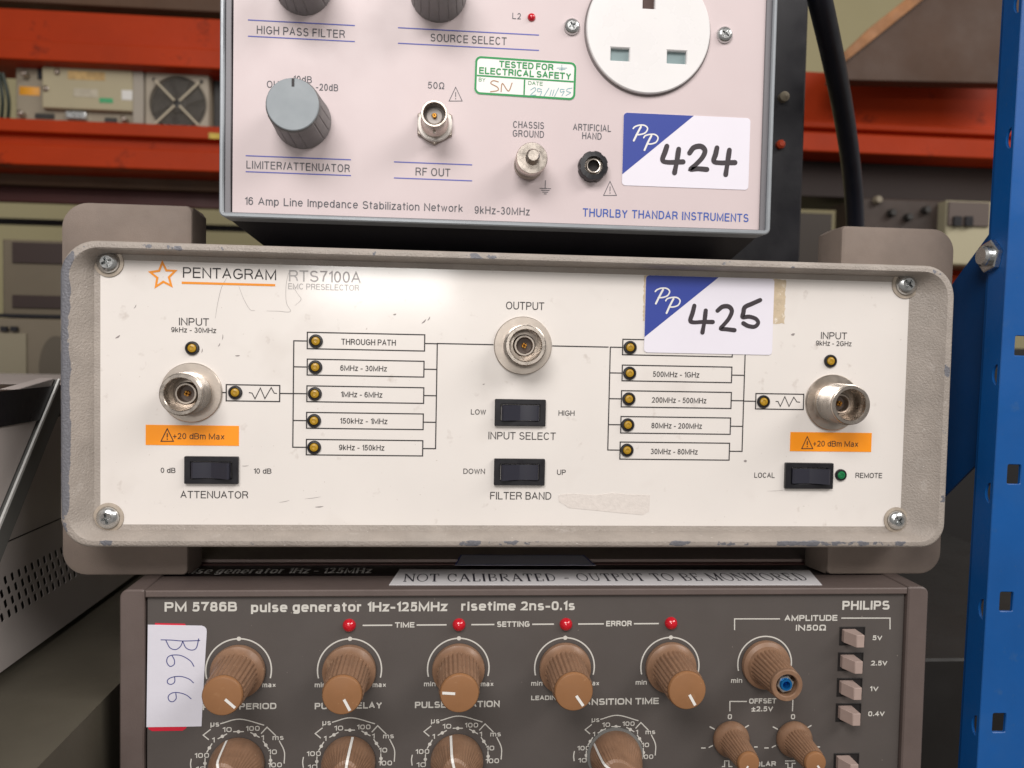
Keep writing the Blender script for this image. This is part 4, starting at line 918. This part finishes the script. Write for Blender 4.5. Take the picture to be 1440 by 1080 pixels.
# inventory sticker
hs = HPn
cs = [on(a, b_, hs) for a, b_ in ((208.2, 878.2), (284, 879.6), (288, 881.2), (290.4, 884), (291, 888), (288.5, 930), (283.6, 1021), (262, 1021.5), (206.2, 1022.2))]
mb = MB(); mb.prism([on(a, b_, hs) for a, b_ in ((218, 876), (260, 877), (263, 882), (218, 882))], hs+.05, hs+.4); build('red_tape', mb, mat('red_tape_print', (206, 34, 58), .45), pp)
mb = MB(); mb.prism([on(a, b_, hs) for a, b_ in ((207.5, 1020), (263, 1019.5), (262, 1023.8), (257, 1027.4), (214, 1028), (209, 1025))], hs+.05, hs+.4)
mred = build('red_tape', mb, mat('red_tape_print', (206, 34, 58), .45), pp)
mb = MB(); mb.prism(cs, hs+.5, hs+1.0, .1); bs_ = build('inventory_sticker', mb, mat('worn_paper', (214, 212, 222), .55, 0, .03, 25, .3, 120), pp, label='white sticker lettered B666 sideways in blue pen')
M_pen = mat('blue_pen', (66, 70, 132), .6)
for st in ([(228, 195), (300, 197), (380, 203), (495, 200)], [(262, 200), (290, 250), (330, 262), (362, 240), (378, 205)], [(378, 205), (400, 250), (440, 266), (472, 250), (488, 188)],
    [(455, 378), (430, 340), (370, 305), (310, 300), (275, 315), (268, 350), (290, 378), (318, 365), (320, 335), (305, 305)],
    [(452, 492), (420, 465), (365, 448), (310, 452), (275, 470), (275, 495), (300, 502), (322, 485), (322, 450)],
    [(435, 602), (400, 575), (350, 560), (305, 562), (278, 585), (285, 615), (310, 622), (332, 600), (330, 565)]):
    L(sc(st, 4.909, 180, 860), 1.2, hs+1.3, M_pen, bs_, 'handwritten_stroke', sm=True, cap=True, level=False)
# speckles of chipped paint along the rail
for k in range(26):
    x_, y_ = on(random.uniform(240, 1280), random.uniform(842, 1075), HPn); mb = MB(); mb.flat(circle(x_, y_, random.uniform(.3, .8), 7), HPn+.2)
    build('paint_fleck', mb, mat('fleck', (150, 140, 132), .6), pp, None, sa=-1)

# ================================================================== BEHIND AND AROUND
M_rack = mat('orange_red_enamel', (160, 50, 14), .5, 0, .12, 12, .05, 300, dirt=(104, 34, 16), dthr=.58, dscale=24, spec=.15)
M_wall = mat('cream_wall', (196, 186, 146), .8, 0, .03, 4)
M_wood = mat('brown_shelf_board', (78, 54, 36), .7, 0, .2, 12, .2, 200)
M_dark = mat('dark_equipment', (46, 44, 42), .55, 0, .15, 20)
M_putty = mat('putty_paint', (142, 132, 114), .55, 0, .06, 14)
M_grey = mat('grey_case', (184, 176, 172), .5, 0, .06, 20, .1, 900)
def rect_at(a, b, c, d, h):
    P, Q, R_, T_ = on(a, b, h), on(c, b, h), on(c, d, h), on(a, d, h)
    return (P[0]+T_[0])/2, (Q[0]+R_[0])/2, (R_[1]+T_[1])/2, (P[1]+Q[1])/2      # x0 x1 y0 y1
def hbox(a, b, c, d, h, depth, bev=3.):
    x0, x1, y0, y1 = rect_at(a, b, c, d, h); mb = MB(); mb.prism(rrect(x0, y0, x1, y1), h-depth, h, bev); return mb

mb = MB(); mb.box(-9000, 9000, -4400, 4600, -6050, -6000); o = build('wall', mb, M_wall); o['kind'] = 'structure'
mb = MB(); mb.box(-9000, 9000, -4460, -4400, -6000, 4000); o = build('floor', mb, mat('concrete_floor', (110, 106, 100), .7, 0, .1, 3)); o['kind'] = 'structure'

def beam(name, px0, px1, prof, h, label):
    """prof: [(pixel row at the column 160, forward offset)] from top to bottom"""
    x0, x1 = on(px0, 200, h)[0], on(px1, 200, h)[0]
    P = [(on(ref_x, yy, h)[1], h+f) for (ref_x, yy, f) in prof]; mb = MB(); n = len(P)
    vs = [(x0, y, q) for y, q in P]+[(x1, y, q) for y, q in P]
    mb.add(vs, [(i, (i+1) % n, n+(i+1) % n, n+i) for i in range(n)]+[tuple(range(n)), tuple(range(n, 2*n))])
    o = build(name, mb, M_rack, None, None, sa=25)
    bv = o.modifiers.new('bevel', 'BEVEL'); bv.width = .0012; bv.segments = 2; bv.limit_method = 'ANGLE'
    return tag(o, label, 'shelf beam')
HB = -1900
beam('rack_beam', -260, 900, [(160, 19, 0), (160, 66, 0), (160, 69, 50), (160, 96, 50), (160, 98, 20), (160, 98, -160), (160, 19, -160)], HB, 'upper orange rack beam above the instrument with the fan')
LOWBEAM = beam('rack_beam', -260, 900, [(160, 176, 40), (160, 194, 40), (160, 196, 5), (160, 210, 5), (160, 212, 50), (160, 240, 50), (160, 242, 20), (160, 242, -160), (160, 176, -160)], HB, 'lower orange rack beam under the instrument with the fan')
beam('rack_beam', 1050, 1700, [(1270, 107, 0), (1270, 176, 0), (1270, 179, 30), (1270, 188, 30), (1270, 190, 4), (1270, 196, 4), (1270, 198, 60), (1270, 224, 60), (1270, 226, 20), (1270, 226, -160), (1270, 107, -160)], -1700, 'dark orange rack beam crossing behind the hanging black cable')
beam('rack_beam', 1180, 1600, [(1350, 374, 0), (1350, 384, 0), (1350, 388, 40), (1350, 415, 40), (1350, 417, -120), (1350, 374, -120)], -1700, 'short glimpse of orange beam beside the zinc bolt')
yl_ = on(304, 191, HB+42); q = MB(); q.prism(rrect(yl_[0]-26, yl_[1]-10, yl_[0]+26, yl_[1]+10), HB+40.3, HB+41.2); build('yellow_label', q, mat('yellow_label', (176, 150, 48), .5, 0, .25, 200), LOWBEAM)
# boards
def board(a, b, c, d, h, depth, m, label, name='shelf_board'):
    o = build(name, hbox(a, b, c, d, h, depth), m); return tag(o, label, 'shelf board')
board(-300, -160, 900, 18, HB-90, 500, M_wood, 'brown board lying above the upper orange beam')
board(-300, 246, 900, 270, HB-90, 30, M_wood, 'brown board edge below the lower orange beam')
board(-300, 268, 900, 294, HB-160, 30, mat('maroon_rail', (70, 20, 16), .5, 0, .1, 12), 'dark maroon rail under the brown board', 'rear_rail')
o = build('cable_rod', hbox(-300, 313, 700, 322, HB-700, 20), M_black); tag(o, 'thin black rod across the cream wall', 'rod')

# instrument with the fan
HF = HB-30
fan = thing('rear_facing_instrument', 'putty coloured instrument seen from the back with a round fan, between two orange beams', 'electronic instrument', (-700, on(160, 176, HF)[1], HF))
build('case', hbox(22, 88, 296, 182, HF, 700, 4), M_putty, fan)
x0, x1, y0, y1 = rect_at(64, 94, 190, 157, HF)
mb = MB(); mb.prism(rrect(x0, y0, x1, y1), HF, HF+26, 3); pl = build('cover_plate', mb, mat('pale_putty', (164, 154, 126), .5, 0, .05, 16, dirt=(150, 118, 70), dthr=.68, dscale=22), fan)
def fbox(name, a, b, c, d, h0, dep, m, par=None): x0, x1, y0, y1 = rect_at(a, b, c, d, HF); mb = MB(); mb.prism(rrect(x0, y0, x1, y1, 2, 2), HF+h0, HF+h0+dep, 1.5); return build(name, mb, m, par or fan)
fbox('mains_inlet', 54, 98, 72, 112, 0, 8, M_black); fbox('orange_label', 27, 122, 56, 134, 0, 1, mat('orange_label', (214, 148, 40), .5))
fbox('divider_strip', 190, 100, 205, 176, 0, 22, mat('pale_putty2', (150, 142, 130), .5)); fbox('data_port', 50, 160, 77, 167, 0, 6, M_dark); fbox('data_port', 148, 166, 165, 173, 0, 6, M_dark)
fbox('shielded_port', 96, 159, 124, 169, 0, 22, M_steel); fbox('green_label', 144, 141, 163, 148, 26, 1.5, mat('green_label', (60, 150, 100), .5), pl); fbox('white_label', 175, 130, 190, 144, 26, 1.5, mat('white_label', (206, 204, 200), .5), pl)
fbox('printed_label', 100, 104, 152, 116, 26, 1.2, mat('aged_label', (178, 148, 96), .6, 0, .3, 90), pl); fbox('printed_label', 108, 128, 142, 140, 26, 1.2, mat('grey_label', (168, 160, 142), .6, 0, .15, 200), pl)
for a, b_ in ((39, 107), (34, 162), (178, 170), (86, 105), (70, 128)):
    x, y = on(a, b_, HF); mb = MB(); mb.lathe(x, y, [(10, HF-2), (10, HF+32), (6, HF+36), (5, HF+30)], 20); build('terminal', mb, M_nickd, fan)
fx, fy = on(252, 148, HF); k = 2.66
mb = MB(); mb.prism([rrect(*[rect_at(206, 100, 295, 181, HF)[i] for i in (0, 2, 1, 3)], 6, 4), circle(fx, fy, 98, 48)], HF, HF+14, 3); fr = build('fan_frame', mb, mat('fan_putty', (156, 146, 130), .55), fan)
mb = MB(); mb.flat(circle(fx, fy, 98, 40), HF+2); build('fan_opening', mb, mat('fan_dark', (22, 20, 20), .6), fr, None, sa=-1)
for j in range(7):
    a = 2*math.pi*j/7; mb = MB(); P = [(fx+q*math.cos(a+t), fy+q*math.sin(a+t)) for q, t in ((30, 0), (92, .25), (92, .85), (30, .65))]; mb.prism(P, HF+4, HF+8, .5); build('fan_blade', mb, M_dark, fr)
mb = MB(); mb.lathe(fx, fy, [(32, HF+4), (32, HF+12), (29, HF+13)], 32); build('fan_hub', mb, M_dark, fr)
for j in range(8): mb = MB(); mb.ring(fx, fy, 18+j*11.2, 1.5, HF+22, 48, 6); build('guard_ring', mb, mat('dull_wire', (120, 112, 100), .5), fr)
for j in range(4):
    a = math.radians(45+90*j); mb = MB(); mb.tube([(fx+12*math.cos(a), fy+12*math.sin(a), HF+25), (fx+108*math.cos(a), fy+108*math.sin(a), HF+25)], 3.8, 8); build('guard_spoke', mb, mat('pale_wire', (190, 180, 158), .45), fr)
    x_, y_ = fx+116*math.cos(a), fy+116*math.sin(a); mb = MB(); mb.lathe(x_, y_, [(6, HF+13), (6, HF+19), (3, HF+21)], 12); build('screw', mb, M_dark, fr)
o = build('dark_instrument', hbox(300, 96, 420, 184, HF-40, 300, 4), M_dark); tag(o, 'dark instrument just right of the fan unit, mostly hidden', 'electronic instrument')
mb = MB()
for j in range(5):
    a = on(-20+j*8, 96+3*j, HF); c = on(-26+j*9, 180, HF); mb.tube(smooth([(a[0], a[1], HF+10*j), ((a[0]+c[0])/2+18, (a[1]+c[1])/2, HF+30), (c[0], c[1], HF)], 8), 7, 8)
o = build('cable_bundle', mb, mat('dark_green_cable', (34, 44, 34), .5)); tag(o, 'bundle of dark cables at the edge beside the fan unit', 'cables')

# boxes on the left below the beams
bx = thing('tilted_instrument', 'brown grey instrument with two dark bands, below the cream wall at the far side', 'electronic instrument', (-800, -50, -1500))
build('case', hbox(3, 338, 130, 448, -1400, 500, 5), mat('olive_grey', (98, 88, 72), .55, 0, .08, 14), bx)
for (a, b_, c, d) in ((17, 342, 130, 371), (17, 416, 130, 434)):
    build('dark_band', hbox(a, b_, c, d, -1394, 6, 1), mat('brown_band', (44, 28, 24), .5), bx)
mb = hbox(-40, 442, 140, 447, -1380, 40, 1); o = build('shelf_edge', mb, M_black); tag(o, 'thin dark shelf edge under the banded instrument', 'shelf board')
bx = thing('beige_equipment_box', 'beige equipment box with small dark buttons on the far shelf', 'electronic instrument', (-800, -150, -1300))
build('case', hbox(-60, 448, 140, 640, -1300, 500, 5), mat('beige_case', (112, 102, 86), .55, 0, .05, 14), bx)
build('face_plate', hbox(-60, 468, 37, 552, -1294, 5, 1), mat('pale_face', (134, 126, 106), .5), bx)
for a in (0, 14): build('button', hbox(a, 459, a+10, 466, -1286, 6, 1), M_black, bx)
build('dark_oval', (lambda m_: (m_.prism([(on(78, 520, -1290)[0]+46*math.cos(t), on(78, 520, -1290)[1]+96*math.sin(t)) for t in [2*math.pi*j/32 for j in range(32)]], -1294, -1290, 1), m_)[1])(MB()), mat('oval_grey', (84, 76, 64), .6), bx)

# perforated bench instrument at the left: its side runs away from the viewer
XS = -620.
gi = thing('perforated_instrument', 'grey bench instrument with rows of vent slots in its side, left of the stack', 'electronic instrument', (XS-100, -477, -400))
def side(px, py): return on_side(px, py, XS)
yt, ys, yl = -86., -288., -470.
mb = MB(); mb.add([(XS-700, yt, 40), (XS, yt, 40), (XS, ys+1.2, 40), (XS-700, ys+1.2, 40), (XS-700, yt, -1100), (XS, yt, -1100), (XS, ys+1.2, -1100), (XS-700, ys+1.2, -1100)], [(0, 3, 2, 1), (4, 5, 6, 7), (0, 1, 5, 4), (1, 2, 6, 5), (2, 3, 7, 6), (0, 4, 7, 3)])
build('upper_case', mb, M_grey, gi)
# lower half with real slots: loops laid out along depth (u) and height (v)
loops = [[(-1100, yl), (40, yl), (40, ys-1.2), (-1100, ys-1.2)]]
for r in range(4):
    for k in range(44):
        u = -20-k*19-(r % 2)*9.5; v = -342-r*17
        loops.append([(u+a, v+b_) for a, b_ in ((-6.2, -5), (-2.4, -7), (2.4, -5.4), (6.2, 5), (2.4, 7), (-2.4, 5.4))])
mb = MB(); mb.prism(loops, XS-1.2, XS, 0, m=lambda u, v, w: (w, v, u)); build('vented_side', mb, M_grey, gi, None, sa=20)
mb = MB(); mb.box(XS-700, XS-30, yl, ys-1.2, -1100, 40); build('inner_chassis', mb, M_dark, gi)
# carrying handle
(yA_, hA), (yB_, hB2) = side(-6, 705), side(62, 572)
mb = MB(); X1 = XS+34
P0 = Vector((hA, yA_)); P1 = Vector((hB2, yB_+30)); d = (P1-P0).normalized(); nn = Vector((-d.y, d.x))*20
P0 = P0-d*260
poly = [P0-nn, P0+nn, P1+nn, P1-nn]
mb.prism([tuple(p) for p in poly], XS+4, X1-6, 2, m=lambda u, v, w: (w, v, u)); hd = build('handle_arm', mb, mat('dark_handle', (96, 96, 94), .5), gi, None, sa=25)
q = [P0-nn*.82, P0-nn*1.1, P1-nn*1.1, P1-nn*.82]; mb = MB(); mb.prism([tuple(p) for p in q], X1-6, X1-3, .5, m=lambda u, v, w: (w, v, u)); build('bright_edge', mb, mat('pale_handle_edge', (206, 206, 204), .35), hd, None, sa=25)
ep = [tuple(P0-nn*1.15), tuple(P1-nn*1.15), (420, -116), (420, P0.y)]
mb = MB(); mb.prism(ep, XS+3, XS+24, 1, m=lambda u, v, w: (w, v, u)); build('end_plate', mb, M_grey, gi, None, sa=25)
mb = MB(); mb.box(XS-500, XS+27, -116, -68, hB2-10, 420, 4); build('handle_grip', mb, M_black, gi)

# dark case it stands on
ds = thing('dark_base_instrument', 'long dark instrument case under the perforated one, its top dusty', 'electronic instrument', (-700, -760, -500))
mb = MB(); mb.box(-1400, -452, -800, -482, -1300, 260, 4); build('case', mb, mat('dusty_dark_top', (82, 77, 66), .6, 0, .12, 18), ds)
o = build('cream_carton', hbox(139, 812, 176, 868, -700, 120), mat('cream_carton', (190, 176, 128), .7, 0, .1, 60, dirt=(90, 110, 70), dthr=.62, dscale=60)); tag(o, 'small cream carton between the perforated instrument and the pulse generator', 'carton')

# right-hand side: black case, cable
bk = thing('black_tower_case', 'tall black equipment case standing behind the network box', 'equipment case', (500, 0, -500))
x0 = on(1060, 200, -330)[0]; x1 = on(1131, 200, -330)[0]
mb = MB(); mb.box(x0-120, x1, 60, 900, -700, -330, 4); build('case', mb, M_case, bk)
mb = MB(); mb.box(x1+.5, x1+16, 60, on(1120, 55, -400)[1], -700, -400, 2); build('side_flange', mb, M_case, bk)
x, y = on(1100, 138, -330); mb = MB(); mb.lathe(x, y, [(9, -330), (9, -318), (2, -310)], 16); build('clip', mb, M_putty, bk)
x, y = on(1096, 204, -330); mb = MB(); mb.lathe(x, y, [(8, -330), (8, -322), (4, -318)], 16); build('orange_lamp', mb, mat('dull_orange', (170, 60, 30), .4), bk)
pts = [on(1138, -60, -80)+(-80,), on(1153, 0, -130)+(-130,), on(1174, 95, -260)+(-260,), on(1191, 190, -400)+(-400,), on(1201, 280, -520)+(-520,), on(1205, 400, -640)+(-640,)]
mb = MB(); mb.tube(smooth(pts, 8), 18.5, 20); o = build('power_cable', mb, mat('black_rubber_cable', (26, 28, 38), .38, 0, .15, 60)); tag(o, 'thick black cable hanging down behind the stack', 'cable')
# far things on the right
def slab(pts, h, dep, m, name, label, cat):
    mb = MB(); mb.prism([on(a, b_, h) for a, b_ in pts], h-dep, h, 2); o = build(name, mb, m); return tag(o, label, cat)
slab([(1172, 112), (1177, 84), (1215, 62), (1296, -8), (1345, -8), (1345, -40), (1460, -40), (1460, 118)], -1500, 60, mat('brown_board_dark', (74, 52, 38), .7, 0, .15, 10, .2, 200), 'leaning_board', 'dark brown board leaning at the top beside the cable', 'board')
slab([(1176, 84), (1222, 40), (1285, -10), (1310, -10), (1225, 58), (1182, 92)], -1480, 15, mat('lit_board_edge', (150, 104, 66), .7, 0, .3, 60), 'lit_cardboard_edge', 'edge of the leaning cardboard, coloured light brown to look lit', 'cardboard')  # lit edge of the board, put in as a lighter strip
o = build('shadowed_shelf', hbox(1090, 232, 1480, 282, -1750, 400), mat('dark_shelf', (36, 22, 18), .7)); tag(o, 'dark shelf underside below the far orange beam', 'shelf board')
e1 = thing('small_dark_monitor', 'small dark screened unit with a pale rim, behind the gap right of the network box', 'electronic instrument', (650, 100, -1600))
build('case', hbox(1117, 294, 1176, 372, -1500, 300, 10), mat('pale_rim', (120, 112, 84), .6), e1); build('screen', hbox(1121, 300, 1169, 372, -1495, 6, 2), mat('screen_brown', (52, 42, 34), .5), e1)
e2 = thing('white_device', 'pale device with dark sockets standing on the far shelf near the bolt', 'electronic instrument', (900, 100, -1600))
build('case', hbox(1330, 284, 1460, 374, -1550, 300, 5), mat('white_device_case', (176, 168, 140), .6), e2)
build('upper_face', hbox(1334, 284, 1392, 318, -1540, 8, 2), mat('device_face', (92, 80, 74), .6), e2)
for a in (1342, 1358): build('port', hbox(a, 304, a+11, 318, -1530, 8, 1), M_black, e2)
e3 = thing('far_cluttered_instrument', 'dim brown instrument with knobs in the gap behind the right bumper', 'electronic instrument', (760, 100, -1600))
build('case', hbox(1205, 280, 1328, 374, -1600, 300, 5), mat('dim_brown', (58, 46, 40), .6, 0, .2, 30), e3)
for a, b_ in ((1232, 282), (1252, 300), (1275, 306), (1300, 296)):
    x, y = on(a, b_, -1600); mb = MB(); mb.lathe(x, y, [(14, -1600), (13, -1580), (10, -1576)], 16); build('knob', mb, M_dark if a != 1232 else M_putty, e3)

# blue rack upright
M_bluep = mat('blue_enamel', (6, 79, 147), .42, 0, .10, 20, .10, 400, dirt=(104, 124, 146), dthr=.685, dscale=120, specks=(60, 92, 128))
M_blueshade = mat('shaded_blue_enamel', (8, 60, 112), .5, 0, .10, 20, .10, 400)  # brace enamel, darkened to carry the shade deeper in the rack
up = thing('rack_upright', 'blue steel rack upright with punched slots, at the far right', 'rack post', (800, -900, 0))
hU = 30.
ca, cb = on(1434, 60, hU), on(1378, 1010, hU)
lean = math.atan2(ca[0]-cb[0], ca[1]-cb[1]); xc = cb[0]-(cb[1]+900)*math.tan(lean)
def yat(py, h=hU, px=1430): return on(px, py, h)[1]
front = [rrect(xc, -900, xc+260, 900)]
for py in (486, 667, 846, 1016): y = yat(py); front.append(rrect(xc+20, y-14, xc+40, y+14, 2, 2))
mb = MB(); mb.prism(front, hU-5, hU, 1); build('front_flange', mb, M_bluep, up)
up.rotation_euler = (0, lean, 0)
hBk = hU-38
sd = [[(hBk, -900), (hU-5.2, -900), (hU-5.2, 900), (hBk, 900)]]
for py in (12, 200, 527, 690, 850, 1010):
    y = yat(py, 0, 1410); sd.append([(hU-6.5-11*math.cos(t), y+15*math.sin(t)) for t in [-math.pi/2+math.pi*j/12 for j in range(13)]])
mb = MB(); mb.prism(sd, xc, xc+5, .8, m=lambda u, v, w: (w, v, u)); build('side_flange', mb, M_bluep, up)
mb = MB(); mb.box(xc+5.2, xc+14, -900, 900, hBk-12, hBk-7); build('return_flange', mb, M_bluep, up)
# bolt on the side flange
yb = on(1402, 361, 0)[1]; hb0 = -2
bo = MB(); vs = []; n = 6
hx = [(hb0+24*math.cos(math.radians(60*k+15)), yb+24*math.sin(math.radians(60*k+15))) for k in range(6)]
bo.prism(hx, -xc+.5, -xc+9, 1.5, m=lambda u, v, w: (-w, v, u)); bb = build('hex_bolt', bo, M_steel, up, None, sa=25)
bo = MB(); bo.prism(circle(hb0, yb, 15, 24), -xc+9, -xc+18, 3, m=lambda u, v, w: (-w, v, u)); build('bolt_end', bo, M_steel, bb, None, sa=40)
# diagonal brace running back into the rack
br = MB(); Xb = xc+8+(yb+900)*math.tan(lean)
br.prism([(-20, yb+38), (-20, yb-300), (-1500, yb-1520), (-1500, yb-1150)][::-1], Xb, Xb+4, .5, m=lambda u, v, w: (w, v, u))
o = build('diagonal_brace', br, M_blueshade, None, None, sa=25); tag(o, 'blue diagonal brace running back from the bolted upright', 'rack brace')
# things low at the right
o = build('steel_rail', MB().box(700, 735, -395, -370, -1500, -60, 2), mat('dull_steel_rail', (110, 104, 94), .5, .4, .1, 30)); tag(o, 'dull steel rail running back beside the pulse generator', 'rail')
o = build('dark_floor_case', MB().box(740, 1500, -1100, -520, -1600, -200, 4), M_dark); tag(o, 'dark case low down between pulse generator and blue upright', 'equipment case')
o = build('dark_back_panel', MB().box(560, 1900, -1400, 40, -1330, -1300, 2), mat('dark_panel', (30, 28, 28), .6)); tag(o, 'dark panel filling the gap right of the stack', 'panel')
# shelf that carries the stack
o = build('shelf', MB().box(-3200, 3200, -830, -801, -1900, 300, 2), M_wood); tag(o, 'brown shelf board carrying the stack of instruments', 'shelf board')
for o in list(S.objects):
    if o.type == 'MESH' and not o.data.materials: o.data.materials.append(M_dark)
